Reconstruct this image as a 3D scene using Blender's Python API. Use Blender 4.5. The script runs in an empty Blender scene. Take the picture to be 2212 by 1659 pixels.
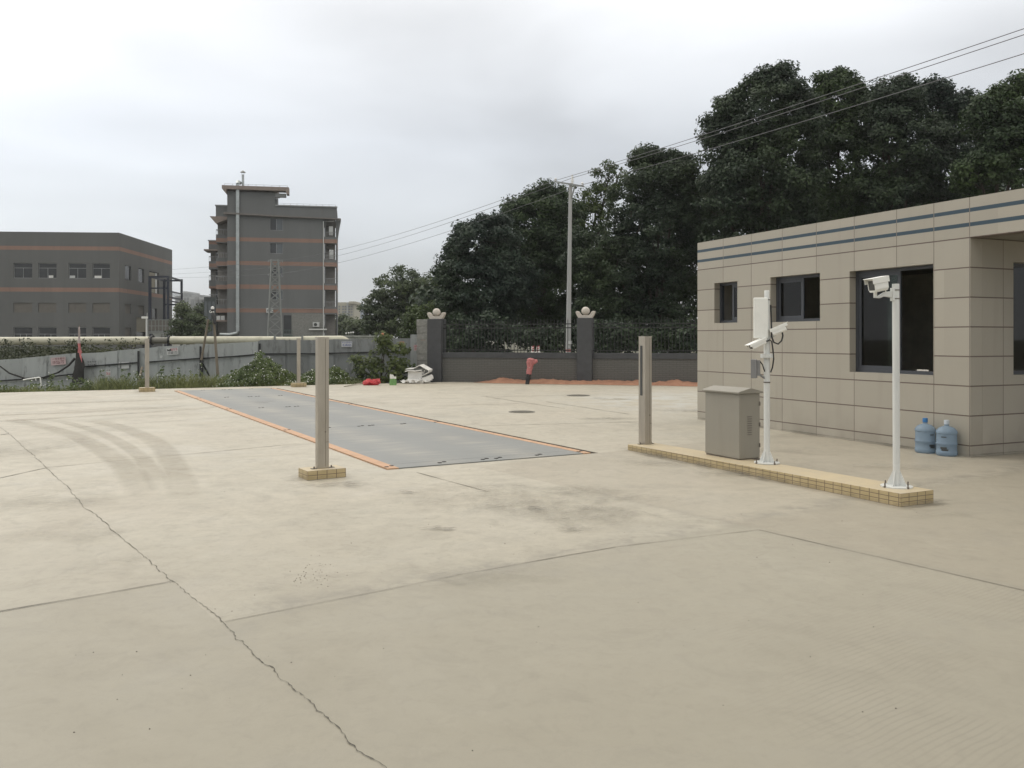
import bpy, bmesh, math, random
import numpy as np
from mathutils import Vector, Matrix
import mathutils.noise as mnoise
R = math.radians
random.seed(7)
rng = np.random.default_rng(11)
sc = bpy.context.scene
COL = sc.collection
# ------------------------------------------------------------------ camera
H = 1.6
F = 1836.0              # focal length in pixels of a 2212 px wide picture
HY = 732.0              # row of the horizon in that picture
cam = bpy.data.cameras.new('camera')
cam.sensor_width = 36.0
cam.lens = 36.0 * F / 2212.0
cam.shift_y = -(829.5 - HY) / 2212.0
cam.clip_start = 0.05
cam.clip_end = 6000
camo = bpy.data.objects.new('camera', cam)
COL.objects.link(camo)
camo.location = (0, 0, H)
camo.rotation_euler = (R(90), 0, 0)
sc.camera = camo
# ------------------------------------------------------------------ light
SUN = Vector((-0.60, 0.36, 0.72)).normalized()
sun = bpy.data.lights.new('sun', 'SUN')
sun.energy = 0.8
sun.angle = R(35)
sun.color = (1.0, 0.955, 0.88)
suno = bpy.data.objects.new('sun', sun)
COL.objects.link(suno)
suno.rotation_euler = SUN.to_track_quat('Z', 'Y').to_euler()
sc.view_settings.view_transform = 'Standard'
sc.view_settings.look = 'None'
sc.view_settings.gamma = 1
sc.view_settings.exposure = 0.02
sc.cycles.max_bounces = 6
sc.cycles.transparent_max_bounces = 12


def build_world():
    w = bpy.data.worlds.new('World')
    sc.world = w
    w.use_nodes = True
    nt = w.node_tree
    nt.nodes.clear()
    n, l = nt.nodes.new, nt.links.new
    out = n('ShaderNodeOutputWorld')
    bg = n('ShaderNodeBackground')
    bg.inputs['Strength'].default_value = 0.1
    l(bg.outputs[0], out.inputs[0])
    sky = n('ShaderNodeTexSky')
    sky.sky_type = 'NISHITA'
    sky.sun_disc = False
    sky.sun_elevation = math.asin(SUN.z)
    sky.sun_rotation = math.atan2(SUN.x, SUN.y)
    tc = n('ShaderNodeTexCoord')
    sep = n('ShaderNodeSeparateXYZ')
    l(tc.outputs['Generated'], sep.inputs[0])
    ramp = n('ShaderNodeValToRGB')
    e = ramp.color_ramp.elements
    e[0].position = 0.0
    e[0].color = (0.058, 0.0595, 0.060, 1)
    e[1].position = 1.0
    e[1].color = (0.172, 0.164, 0.150, 1)
    for p, c in ((0.10, (0.0595, 0.0625, 0.0650)), (0.22, (0.0635, 0.0665, 0.0705)), (0.36, (0.080, 0.0815, 0.0835)), (0.6, (0.128, 0.124, 0.117))):
        q = e.new(p)
        q.color = c + (1,)
    l(sep.outputs['Z'], ramp.inputs[0])
    # veiled sun: brighter cloud up and to the left
    dot = n('ShaderNodeVectorMath')
    dot.operation = 'DOT_PRODUCT'
    l(tc.outputs['Generated'], dot.inputs[0])
    dot.inputs[1].default_value = Vector((-0.60, 0.64, 0.48)).normalized()
    mx = n('ShaderNodeMath')
    mx.operation = 'MAXIMUM'
    l(dot.outputs['Value'], mx.inputs[0])
    mx.inputs[1].default_value = 0
    pw = n('ShaderNodeMath')
    pw.operation = 'POWER'
    l(mx.outputs[0], pw.inputs[0])
    pw.inputs[1].default_value = 7
    # soft grey cloud bands
    mp = n('ShaderNodeMapping')
    mp.inputs['Scale'].default_value = (1.6, 1.6, 5.0)
    mp.inputs['Location'].default_value = (0.35, 0.2, 0.1)
    l(tc.outputs['Generated'], mp.inputs[0])
    nz = n('ShaderNodeTexNoise')
    nz.inputs['Scale'].default_value = 1.5
    nz.inputs['Detail'].default_value = 4
    nz.inputs['Roughness'].default_value = 0.42
    nz.inputs['Distortion'].default_value = 0.3
    l(mp.outputs[0], nz.inputs['Vector'])
    mr = n('ShaderNodeMapRange')
    mr.inputs['From Min'].default_value = 0.3
    mr.inputs['From Max'].default_value = 0.7
    mr.inputs['To Min'].default_value = 0.84
    mr.inputs['To Max'].default_value = 1.24
    l(nz.outputs[0], mr.inputs[0])
    ma = n('ShaderNodeMath')
    ma.operation = 'MULTIPLY_ADD'
    l(pw.outputs[0], ma.inputs[0])
    ma.inputs[1].default_value = 0.70
    l(mr.outputs[0], ma.inputs[2])
    dot2 = n('ShaderNodeVectorMath')
    dot2.operation = 'DOT_PRODUCT'
    l(tc.outputs['Generated'], dot2.inputs[0])
    dot2.inputs[1].default_value = Vector((0.27, 1.0, 0.44)).normalized()
    mx2 = n('ShaderNodeMath')
    mx2.operation = 'MAXIMUM'
    l(dot2.outputs['Value'], mx2.inputs[0])
    pw2 = n('ShaderNodeMath')
    pw2.operation = 'POWER'
    l(mx2.outputs[0], pw2.inputs[0])
    pw2.inputs[1].default_value = 60
    ma2 = n('ShaderNodeMath')
    ma2.operation = 'MULTIPLY_ADD'
    l(pw2.outputs[0], ma2.inputs[0])
    ma2.inputs[1].default_value = 0.22
    l(ma.outputs[0], ma2.inputs[2])
    ma = ma2
    sc1 = n('ShaderNodeMath')
    sc1.operation = 'MULTIPLY'
    l(ma.outputs[0], sc1.inputs[0])
    sc1.inputs[1].default_value = 100.0
    mul = n('ShaderNodeVectorMath')
    mul.operation = 'SCALE'
    l(ramp.outputs[0], mul.inputs[0])
    l(sc1.outputs[0], mul.inputs['Scale'])
    mix = n('ShaderNodeMix')
    mix.data_type = 'RGBA'
    mix.inputs['Factor'].default_value = 0.95
    l(sky.outputs[0], mix.inputs['A'])
    l(mul.outputs[0], mix.inputs['B'])
    l(mix.outputs['Result'], bg.inputs['Color'])


build_world()

# ------------------------------------------------------------------ helpers
def P(px, py, Y):
    return Vector(((px - 1106.0) / F * Y, Y, H + (HY - py) / F * Y))


def G(px, py, z=0.0):
    Y = (H - z) * F / (py - HY)
    return Vector(((px - 1106.0) / F * Y, Y, z))


class MB:
    """collects shapes, becomes ONE mesh object"""
    def __init__(s):
        s.v, s.f = [], []

    def add(s, vs, fs):
        k = len(s.v)
        s.v += [tuple(v) for v in vs]
        s.f += [tuple(i + k for i in f) for f in fs]
        return s

    def box(s, x0, x1, y0, y1, z0, z1, M=None):
        vs = [Vector(p) for p in ((x0, y0, z0), (x1, y0, z0), (x1, y1, z0), (x0, y1, z0), (x0, y0, z1), (x1, y0, z1), (x1, y1, z1), (x0, y1, z1))]
        if M is not None:
            vs = [M @ v for v in vs]
        return s.add(vs, [(3, 2, 1, 0), (4, 5, 6, 7), (0, 1, 5, 4), (1, 2, 6, 5), (2, 3, 7, 6), (3, 0, 4, 7)])

    def bar(s, a, b, w, d=None):
        a, b = Vector(a), Vector(b)
        d = d or w
        t = (b - a)
        L = t.length
        q = t.to_track_quat('Z', 'Y').to_matrix().to_4x4()
        q.translation = a
        return s.box(-w / 2, w / 2, -d / 2, d / 2, 0, L, q)

    def tube(s, pts, r, n=8, cap=True):
        pts = [Vector(p) for p in pts]
        rs = r if isinstance(r, (list, tuple)) else [r] * len(pts)
        rings = []
        up = Vector((0, 0, 1))
        t0 = (pts[1] - pts[0]).normalized()
        ref = up if abs(t0.dot(up)) < 0.9 else Vector((0, 1, 0))
        a = t0.cross(ref).normalized()
        for i, p in enumerate(pts):
            t = (pts[min(i + 1, len(pts) - 1)] - pts[max(i - 1, 0)]).normalized()
            a = (a - t * a.dot(t)).normalized()
            b = t.cross(a)
            rings.append([p + (a * math.cos(2 * math.pi * k / n) + b * math.sin(2 * math.pi * k / n)) * rs[i] for k in range(n)])
        vs = [v for g in rings for v in g]
        fs = []
        for i in range(len(pts) - 1):
            for k in range(n):
                fs.append((i * n + k, i * n + (k + 1) % n, (i + 1) * n + (k + 1) % n, (i + 1) * n + k))
        if cap:
            fs.append(tuple(reversed(range(n))))
            fs.append(tuple(range((len(pts) - 1) * n, len(pts) * n)))
        return s.add(vs, fs)

    def lathe(s, prof, n=24, M=None):
        vs = []
        for r, z in prof:
            for k in range(n):
                v = Vector((r * math.cos(2 * math.pi * k / n), r * math.sin(2 * math.pi * k / n), z))
                vs.append(M @ v if M is not None else v)
        fs = []
        for i in range(len(prof) - 1):
            for k in range(n):
                fs.append((i * n + k, i * n + (k + 1) % n, (i + 1) * n + (k + 1) % n, (i + 1) * n + k))
        fs.append(tuple(reversed(range(n))))
        fs.append(tuple(range((len(prof) - 1) * n, len(prof) * n)))
        return s.add(vs, fs)

    def prism(s, poly, y0, y1, M=None):
        """outline in x,z pulled from y0 to y1"""
        n = len(poly)
        vs = [Vector((x, y0, z)) for x, z in poly] + [Vector((x, y1, z)) for x, z in poly]
        if M is not None:
            vs = [M @ v for v in vs]
        fs = [tuple(range(n)), tuple(reversed(range(n, 2 * n)))]
        for i in range(n):
            j = (i + 1) % n
            fs.append((j, i, n + i, n + j))
        return s.add(vs, fs)

    def quad(s, a, b, c, d):
        return s.add([a, b, c, d], [(0, 1, 2, 3)])

    def build(s, name, m, parent=None, M=None, smooth=False, bevel=0):
        me = bpy.data.meshes.new(name)
        me.from_pydata(s.v, [], s.f)
        bm = bmesh.new()
        bm.from_mesh(me)
        bmesh.ops.recalc_face_normals(bm, faces=bm.faces)
        bm.to_mesh(me)
        bm.free()
        me.materials.append(m)
        if smooth:
            for p in me.polygons:
                p.use_smooth = True
        o = bpy.data.objects.new(name, me)
        COL.objects.link(o)
        if parent is not None:
            o.parent = parent
        if M is not None:
            o.matrix_local = M
        if bevel:
            b = o.modifiers.new('bevel', 'BEVEL')
            b.width = bevel
            b.segments = 2
            b.limit_method = 'ANGLE'
        if smooth:
            try:
                me.set_sharp_from_angle(angle=R(40))
            except Exception:
                pass
        return o


def tag(o, label=None, cat=None, group=None, kind=None):
    if label: o['label'] = label
    if cat: o['category'] = cat
    if group: o['group'] = group
    if kind: o['kind'] = kind
    return o


def thing(name, label, cat, loc=(0, 0, 0), rz=0.0, group=None):
    o = bpy.data.objects.new(name, None)
    o.empty_display_size = 0.2
    COL.objects.link(o)
    o.location = loc
    o.rotation_euler = (0, 0, rz)
    return tag(o, label, cat, group)


def frame(o, x, z=(0, 0, 1)):
    """matrix with origin o, x axis along x, z up"""
    x = Vector(x).normalized()
    z = Vector(z).normalized()
    y = z.cross(x).normalized()
    z = x.cross(y)
    M = Matrix(((x.x, y.x, z.x, 0), (x.y, y.y, z.y, 0), (x.z, y.z, z.z, 0), (0, 0, 0, 1)))
    M.translation = Vector(o)
    return M


# ------------------------------------------------------------------ materials
class NT:
    def __init__(s, name):
        s.m = bpy.data.materials.new(name)
        s.m.use_nodes = True
        s.t = s.m.node_tree
        s.b = s.t.nodes['Principled BSDF']

    def n(s, t, **k):
        o = s.t.nodes.new(t)
        for a, b in k.items():
            setattr(o, a, b)
        return o

    def l(s, a, b):
        s.t.links.new(a, b)

    def put(s, sock, v):
        if hasattr(v, 'links') or hasattr(v, 'is_linked'):
            s.l(v, sock)
        else:
            sock.default_value = v

    def math(s, op, a, b=0.0, c=0.0):
        o = s.n('ShaderNodeMath', operation=op)
        for i, v in enumerate((a, b, c)):
            s.put(o.inputs[i], v)
        return o.outputs[0]

    def coords(s, kind='Object'):
        return s.n('ShaderNodeTexCoord').outputs[kind]

    def noise(s, vec, scale, detail=4, rough=0.55, dist=0.0):
        o = s.n('ShaderNodeTexNoise')
        s.l(vec, o.inputs['Vector'])
        o.inputs['Scale'].default_value = scale
        o.inputs['Detail'].default_value = detail
        o.inputs['Roughness'].default_value = rough
        o.inputs['Distortion'].default_value = dist
        return o.outputs[0]

    def rng(s, v, a, b, c=0.0, d=1.0):
        o = s.n('ShaderNodeMapRange')
        s.put(o.inputs[0], v)
        for i, q in enumerate((a, b, c, d)):
            o.inputs[i + 1].default_value = q
        return o.outputs[0]

    def mix(s, f, a, b, mode='MIX'):
        o = s.n('ShaderNodeMix', data_type='RGBA', blend_type=mode)
        s.put(o.inputs['Factor'], f)
        s.put(o.inputs['A'], a if not isinstance(a, tuple) else tuple(a) + (1,))
        s.put(o.inputs['B'], b if not isinstance(b, tuple) else tuple(b) + (1,))
        return o.outputs['Result']

    def scale(s, vec, x, y, z):
        o = s.n('ShaderNodeMapping')
        s.l(vec, o.inputs[0])
        o.inputs['Scale'].default_value = (x, y, z)
        return o.outputs[0]

    def bump(s, h, strength=0.3, dist=0.01):
        o = s.n('ShaderNodeBump')
        o.inputs['Strength'].default_value = strength
        o.inputs['Distance'].default_value = dist
        s.l(h, o.inputs['Height'])
        s.l(o.outputs[0], s.b.inputs['Normal'])

    def fin(s, col, rough=0.7, metal=0.0, spec=None):
        s.put(s.b.inputs['Base Color'], col if not isinstance(col, tuple) else tuple(col) + (1,))
        s.put(s.b.inputs['Roughness'], rough)
        s.b.inputs['Metallic'].default_value = metal
        if spec is not None:
            s.b.inputs['Specular IOR Level'].default_value = spec
        return s.m


def mk(name, c, rough=0.7, metal=0.0, var=0.12, scale=3.0, bump=0.0, streak=False, spec=None, dirt=None):
    t = NT(name)
    v = t.coords()
    vv = t.scale(v, 1, 1, 0.15) if streak else v
    n = t.noise(vv, scale, 6, 0.6)
    lo = tuple(x * (1 - var) for x in c)
    hi = tuple(min(1, x * (1 + var)) for x in c)
    col = t.mix(t.rng(n, 0.3, 0.7), lo, hi)
    if dirt:
        n2 = t.noise(vv, scale * 2.3, 5, 0.65)
        col = t.mix(t.rng(n2, 0.52, 0.75, 0, 0.7), col, dirt)
    if bump:
        t.bump(t.noise(v, scale * 12, 3), bump, 0.01)
    return t.fin(col, rough, metal, spec)


def lines_mask(t, comp, xs, w):
    acc = None
    for x in xs:
        q = t.math('COMPARE', comp, x, w)
        acc = q if acc is None else t.math('MAXIMUM', acc, q)
    return acc


M = {}
M['white_paint'] = mk('white_paint', (0.60, 0.61, 0.59), 0.4, var=0.06, scale=8, streak=True)
M['white_plastic'] = mk('white_plastic', (0.76, 0.76, 0.72), 0.45, var=0.04, scale=8)
M['black_rubber'] = mk('black_rubber', (0.018, 0.018, 0.018), 0.5)
M['steel'] = mk('brushed_steel', (0.42, 0.385, 0.33), 0.36, metal=0.7, var=0.10, scale=14, streak=True)
M['steel_dark'] = mk('dark_slot', (0.05, 0.052, 0.05), 0.3)
M['bolt'] = mk('bolt_metal', (0.16, 0.14, 0.12), 0.5, metal=0.6)
M['cabinet'] = mk('cabinet_paint', (0.255, 0.239, 0.200), 0.5, var=0.04, scale=2, dirt=(0.232, 0.215, 0.178), streak=True)
M['cabinet_dark'] = mk('cabinet_louver', (0.16, 0.14, 0.12), 0.6)
M['grey_box'] = mk('grey_lamp_box', (0.20, 0.20, 0.20), 0.5)
M['dark_grey_wall'] = mk('dark_grey_pillar_paint', (0.058, 0.060, 0.064), 0.8, var=0.15, scale=4, bump=0.1)
M['iron'] = mk('black_iron', (0.012, 0.013, 0.013), 0.55)
M['stone'] = mk('pale_carved_stone', (0.50, 0.46, 0.41), 0.8, var=0.12, scale=9, bump=0.2, dirt=(0.34, 0.28, 0.2))
M['block'] = mk('rough_concrete_block', (0.20, 0.20, 0.185), 0.9, var=0.2, scale=5, bump=0.3, dirt=(0.36, 0.36, 0.34))
M['pipe'] = mk('cream_pipe_cladding', (0.49, 0.475, 0.375), 0.55, var=0.14, scale=1.2, dirt=(0.30, 0.28, 0.21))
M['pipe_grey'] = mk('grey_pipe_sleeve', (0.16, 0.155, 0.13), 0.6)
M['black_bar'] = mk('black_rail', (0.018, 0.019, 0.02), 0.6)
M['wood'] = mk('weathered_wood', (0.20, 0.17, 0.13), 0.85, var=0.3, scale=6, streak=True)
M['navy'] = mk('navy_steel', (0.018, 0.024, 0.042), 0.5)
M['glass_far'] = mk('dark_window_glass', (0.030, 0.033, 0.035), 0.15, var=0.3, scale=0.7)
M['glass_blue'] = mk('grey_window_glass', (0.11, 0.125, 0.135), 0.15, var=0.1)
M['frame_far'] = mk('pale_window_frame', (0.28, 0.29, 0.29), 0.5)
M['shutter'] = mk('closed_shutter', (0.135, 0.125, 0.108), 0.7, var=0.08)
M['cream_sheet'] = mk('cream_sheet', (0.27, 0.25, 0.19), 0.7, var=0.08)
M['galv'] = mk('galvanised_duct', (0.42, 0.45, 0.45), 0.4, metal=0.5, var=0.15, scale=1.5)
M['lattice'] = mk('lattice_steel', (0.24, 0.25, 0.24), 0.55, metal=0.2)
M['wire'] = mk('wire', (0.10, 0.10, 0.11), 0.6)
M['pole_concrete'] = mk('pole_concrete', (0.36, 0.365, 0.36), 0.85, var=0.12, scale=2, streak=True)
M['red_bag'] = mk('red_woven_bag', (0.42, 0.030, 0.035), 0.6, var=0.2, scale=12, bump=0.3)
M['green_bag'] = mk('green_printed_bag', (0.13, 0.27, 0.085), 0.55, var=0.15, scale=10)
M['foam'] = mk('white_foam', (0.70, 0.69, 0.66), 0.6, var=0.07, scale=5)
M['pink_wrap'] = mk('pink_wrap', (0.40, 0.145, 0.14), 0.7, var=0.35, scale=9, bump=0.4)
M['pink_cloth'] = mk('pink_cloth', (0.45, 0.15, 0.15), 0.8, var=0.3, scale=5)
M['pale_cloth'] = mk('pale_cloth', (0.45, 0.38, 0.36), 0.8, var=0.2, scale=5)
M['net'] = mk('black_shade_net', (0.030, 0.029, 0.027), 0.9, var=0.3, scale=8)
M['bark'] = mk('bark', (0.055, 0.045, 0.035), 0.9, var=0.3, scale=5, bump=0.4)
M['lime'] = mk('low_wall_paint', (0.33, 0.34, 0.31), 0.8, var=0.12, scale=2, dirt=(0.16, 0.16, 0.14))
M['tower_pale'] = mk('far_pale_render', (0.36, 0.37, 0.37), 0.8, var=0.05, scale=0.1)
M['tower_grey'] = mk('far_grey_render', (0.25, 0.26, 0.265), 0.8, var=0.05, scale=0.1)
M['tower_cream'] = mk('far_cream_render', (0.37, 0.345, 0.27), 0.8, var=0.05, scale=0.1)
M['tower_blue'] = mk('far_blue_grey_render', (0.26, 0.30, 0.35), 0.8, var=0.05, scale=0.1)
M['tower_glass'] = mk('far_window', (0.17, 0.18, 0.185), 0.4)
M['manhole'] = mk('cast_iron_cover', (0.17, 0.16, 0.135), 0.7, var=0.25, scale=20)
M['dark_stone'] = mk('pebble', (0.07, 0.06, 0.05), 0.9)
M['globe'] = mk('white_globe', (0.72, 0.72, 0.70), 0.35)
M['orange_strip'] = mk('orange_paint', (0.47, 0.285, 0.17), 0.6, var=0.16, scale=4, dirt=(0.38, 0.30, 0.22))
M['slot'] = mk('lifting_slot_dark', (0.03, 0.028, 0.025), 0.7)
M['pit'] = mk('pit_wall', (0.13, 0.115, 0.09), 0.9, var=0.2)
M['roof_dark'] = mk('roof_felt', (0.12, 0.12, 0.12), 0.9)
M['recess'] = mk('recess_wall_paint', (0.19, 0.18, 0.165), 0.8)
M['inner'] = mk('room_paint', (0.75, 0.71, 0.63), 0.8)
M['frame'] = mk('dark_window_frame', (0.05, 0.055, 0.065), 0.4, var=0.05)
M['red_white'] = mk('red_stripe', (0.5, 0.04, 0.05), 0.5)


def stick(name, c):
    return mk(name, c, 0.6, var=0.08, scale=14)


M['paper_white'] = stick('paper_white', (0.52, 0.53, 0.52))
M['paper_pink'] = stick('paper_pink', (0.50, 0.38, 0.38))
M['paper_orange'] = stick('paper_orange', (0.45, 0.19, 0.10))
M['paper_grey'] = stick('paper_grey', (0.36, 0.38, 0.38))
M['ink_black'] = stick('ink_black', (0.03, 0.03, 0.03))
M['ink_red'] = stick('ink_red', (0.38, 0.03, 0.05))
M['ink_maroon'] = stick('ink_maroon', (0.11, 0.03, 0.035))
M['ink_blue'] = stick('ink_blue', (0.03, 0.05, 0.24))


def concrete_mat():
    t = NT('yard_concrete')
    v = t.coords()
    sep = t.n('ShaderNodeSeparateXYZ')
    t.l(v, sep.inputs[0])
    X, Y = sep.outputs[0], sep.outputs[1]
    a = t.math('ADD', t.math('MULTIPLY', X, 0.814), t.math('MULTIPLY', Y, 0.58))
    b = t.math('ADD', t.math('MULTIPLY', X, -0.58), t.math('MULTIPLY', Y, 0.814))
    big = t.noise(v, 0.16, 5, 0.6, 0.6)
    mid = t.noise(v, 0.75, 6, 0.62, 0.9)
    fine = t.noise(v, 5.0, 6, 0.7)
    grit = t.noise(v, 90.0, 3, 0.7)
    col = t.mix(t.rng(big, 0.3, 0.7), (0.415, 0.382, 0.305), (0.482, 0.444, 0.357))
    col = t.mix(t.rng(mid, 0.50, 0.70, 0, 0.62), col, (0.330, 0.303, 0.248))
    col = t.mix(t.rng(mid, 0.46, 0.28, 0, 0.5), col, (0.505, 0.470, 0.390))
    # pale warm and greyer patches
    hue = t.noise(v, 0.45, 4, 0.5, 0.4)
    col = t.mix(t.rng(hue, 0.50, 0.72, 0, 0.35), col, (0.42, 0.365, 0.29))
    col = t.mix(t.rng(hue, 0.46, 0.28, 0, 0.30), col, (0.34, 0.335, 0.29))
    col = t.mix(t.rng(fine, 0.40, 0.70, 0.0, 0.28), col, (0.24, 0.22, 0.18))
    # separately poured bays differ in tone, with ragged borders
    wob = t.math('MULTIPLY', t.math('SUBTRACT', t.noise(v, 1.6, 4, 0.6), 0.5), 0.35)
    aa = t.math('ADD', a, wob)
    bb = t.math('ADD', b, wob)
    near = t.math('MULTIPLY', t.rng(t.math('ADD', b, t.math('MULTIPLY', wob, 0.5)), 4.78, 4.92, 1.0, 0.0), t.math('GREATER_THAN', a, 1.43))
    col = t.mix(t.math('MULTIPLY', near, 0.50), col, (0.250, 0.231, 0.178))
    left = t.math('MULTIPLY', t.math('LESS_THAN', a, 1.43), t.math('LESS_THAN', b, 5.85))
    col = t.mix(t.math('MULTIPLY', left, 0.45), col, (0.262, 0.240, 0.184))
    right = t.math('MULTIPLY', t.math('GREATER_THAN', a, 5.81), t.math('LESS_THAN', b, 9.0))
    col = t.mix(t.math('MULTIPLY', right, 0.40), col, (0.305, 0.265, 0.203))
    col = t.mix(t.rng(Y, 9.0, 3.2, 0.0, 0.66), col, (0.222, 0.204, 0.155))  # not a bay: whole slab gets gradually darker towards the camera
    # trowelled dark edge along the bay line b = 4.84
    ed = t.math('ABSOLUTE', t.math('SUBTRACT', bb, 4.95))
    edm = t.math('MULTIPLY', t.rng(ed, 0.0, 0.26, 0.75, 0.0), t.math('GREATER_THAN', a, 1.43))
    edm = t.math('MULTIPLY', edm, t.rng(t.noise(v, 2.6, 7, 0.72, 1.0), 0.42, 0.60))
    col = t.mix(edm, col, (0.21, 0.195, 0.16))
    ed2 = t.math('ABSOLUTE', t.math('SUBTRACT', aa, 5.81))
    edm2 = t.math('MULTIPLY', t.rng(ed2, 0.0, 0.12, 0.25, 0.0), t.math('LESS_THAN', b, 6.6))
    col = t.mix(edm2, col, (0.21, 0.195, 0.16))
    # damp stains
    st = t.noise(t.scale(v, 0.8, 1.3, 1), 0.55, 3, 0.5, 1.5)
    st2 = t.noise(v, 2.4, 5, 0.65, 0.8)
    stm = t.math('MULTIPLY', t.rng(st, 0.56, 0.66), t.rng(st2, 0.42, 0.60))
    col = t.mix(t.math('MULTIPLY', stm, 0.30), col, (0.235, 0.22, 0.185))
    # blotches of cement slurry and footprints of dust
    b1 = t.noise(v, 3.1, 7, 0.7, 1.2)
    col = t.mix(t.rng(b1, 0.52, 0.66, 0, 0.30), col, (0.20, 0.182, 0.142))
    b2 = t.noise(t.scale(v, 1.0, 1.0, 1.0), 1.9, 6, 0.68, 0.5)
    col = t.mix(t.math('MULTIPLY', t.rng(b2, 0.55, 0.72, 0, 0.34), t.rng(Y, 5.0, 10.0, 0.25, 1.0)), col, (0.47, 0.43, 0.345))
    b3 = t.noise(v, 14.0, 6, 0.72, 0.8)
    col = t.mix(t.rng(b3, 0.50, 0.68, 0, 0.32), col, (0.21, 0.192, 0.152))
    b4 = t.noise(t.scale(v, 1.0, 0.25, 1.0), 1.2, 6, 0.68, 0.4)
    col = t.mix(t.math('MULTIPLY', t.rng(b4, 0.53, 0.66), t.rng(Y, 9.0, 18.0, 0, 0.30)), col, (0.27, 0.245, 0.20))
    # small dark spatters
    sp = t.noise(v, 6.3, 3, 0.6, 0.8)
    col = t.mix(t.rng(sp, 0.72, 0.78, 0, 0.5), col, (0.17, 0.155, 0.13))
    # lime wash spilt by the office
    dx = t.math('SUBTRACT', X, 4.6)
    dy = t.math('MULTIPLY', t.math('SUBTRACT', Y, 22.0), 0.75)
    dd = t.math('SQRT', t.math('ADD', t.math('MULTIPLY', dx, dx), t.math('MULTIPLY', dy, dy)))
    lm = t.math('MULTIPLY', t.rng(dd, 1.0, 4.2, 1, 0), t.rng(t.noise(v, 0.9, 5, 0.6, 0.8), 0.42, 0.58))
    col = t.mix(t.math('MULTIPLY', lm, 0.75), col, (0.47, 0.475, 0.45))
    # broom grooves
    ph = t.math('MULTIPLY', t.math('ADD', b, t.math('MULTIPLY', t.noise(v, 2.0, 2), 0.06)), 2 * math.pi / 0.036)
    gr = t.rng(t.math('SINE', ph), -1.0, 1.0)
    gmask = t.rng(t.noise(v, 0.9, 4, 0.6), 0.47, 0.60)
    gmask = t.math('MULTIPLY', gmask, t.rng(a, 2.0, 3.6))
    gmask = t.math('MULTIPLY', gmask, t.rng(b, 3.8, 2.2))
    gm = t.math('MULTIPLY', gmask, t.rng(gr, 0.62, 1.0))
    col = t.mix(t.math('MULTIPLY', gm, 0.42), col, (0.19, 0.17, 0.135))
    col = t.mix(t.rng(grit, 0.35, 0.75, 0.0, 0.26), col, (0.22, 0.205, 0.17))
    bh = t.math('ADD', t.math('MULTIPLY', fine, 0.5), t.math('MULTIPLY', grit, 0.25))
    t.bump(bh, 0.25, 0.006)
    return t.fin(col, t.rng(mid, 0.3, 0.7, 0.46, 0.62), spec=0.5)


def tile_wall_mat(name, xs, zs, stripes):
    t = NT(name)
    v = t.coords()
    sep = t.n('ShaderNodeSeparateXYZ')
    t.l(v, sep.inputs[0])
    x, z = sep.outputs[0], sep.outputs[2]
    cx = t.math('FLOOR', t.math('DIVIDE', x, 0.805))
    cz = t.math('FLOOR', t.math('DIVIDE', t.math('SUBTRACT', z, 0.151), 0.403))
    wn = t.n('ShaderNodeTexWhiteNoise', noise_dimensions='2D')
    cv = t.n('ShaderNodeCombineXYZ')
    t.l(cx, cv.inputs[0])
    t.l(cz, cv.inputs[1])
    t.l(cv.outputs[0], wn.inputs['Vector'])
    base = t.mix(wn.outputs[0], (0.338, 0.314, 0.262), (0.390, 0.360, 0.302))
    base = t.mix(t.rng(t.noise(v, 1.3, 5), 0.35, 0.7, 0, 0.25), base, (0.31, 0.284, 0.232))
    sp = t.noise(v, 160, 2, 0.6)
    base = t.mix(t.rng(sp, 0.5, 0.8, 0, 0.15), base, (0.3, 0.27, 0.23))
    # splash dirt on the lowest course
    rs = t.noise(t.scale(v, 1.0, 1.0, 0.06), 5.0, 5, 0.65)
    base = t.mix(t.rng(rs, 0.54, 0.76, 0, 0.28), base, (0.26, 0.232, 0.19))
    dm = t.math('MULTIPLY', t.rng(z, 0.5, 0.0), t.rng(t.noise(v, 3, 5), 0.35, 0.65))
    base = t.mix(t.math('MULTIPLY', dm, 0.5), base, (0.25, 0.225, 0.18))
    acc = None
    for z0, z1 in stripes:
        q = t.math('COMPARE', z, (z0 + z1) / 2, (z1 - z0) / 2)
        acc = q if acc is None else t.math('MAXIMUM', acc, q)
    if acc is not None:
        base = t.mix(acc, base, (0.034, 0.062, 0.086))
    jv, jh = lines_mask(t, x, xs, 0.0065), lines_mask(t, z, zs, 0.0085)
    jm = t.math('MAXIMUM', jv, jh)
    base = t.mix(jv, base, (0.185, 0.160, 0.135))
    base = t.mix(jh, base, (0.125, 0.094, 0.078))
    inv = t.math('SUBTRACT', 1.0, jm)
    t.bump(inv, 0.6, 0.006)
    return t.fin(base, 0.36, spec=0.45)


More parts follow.
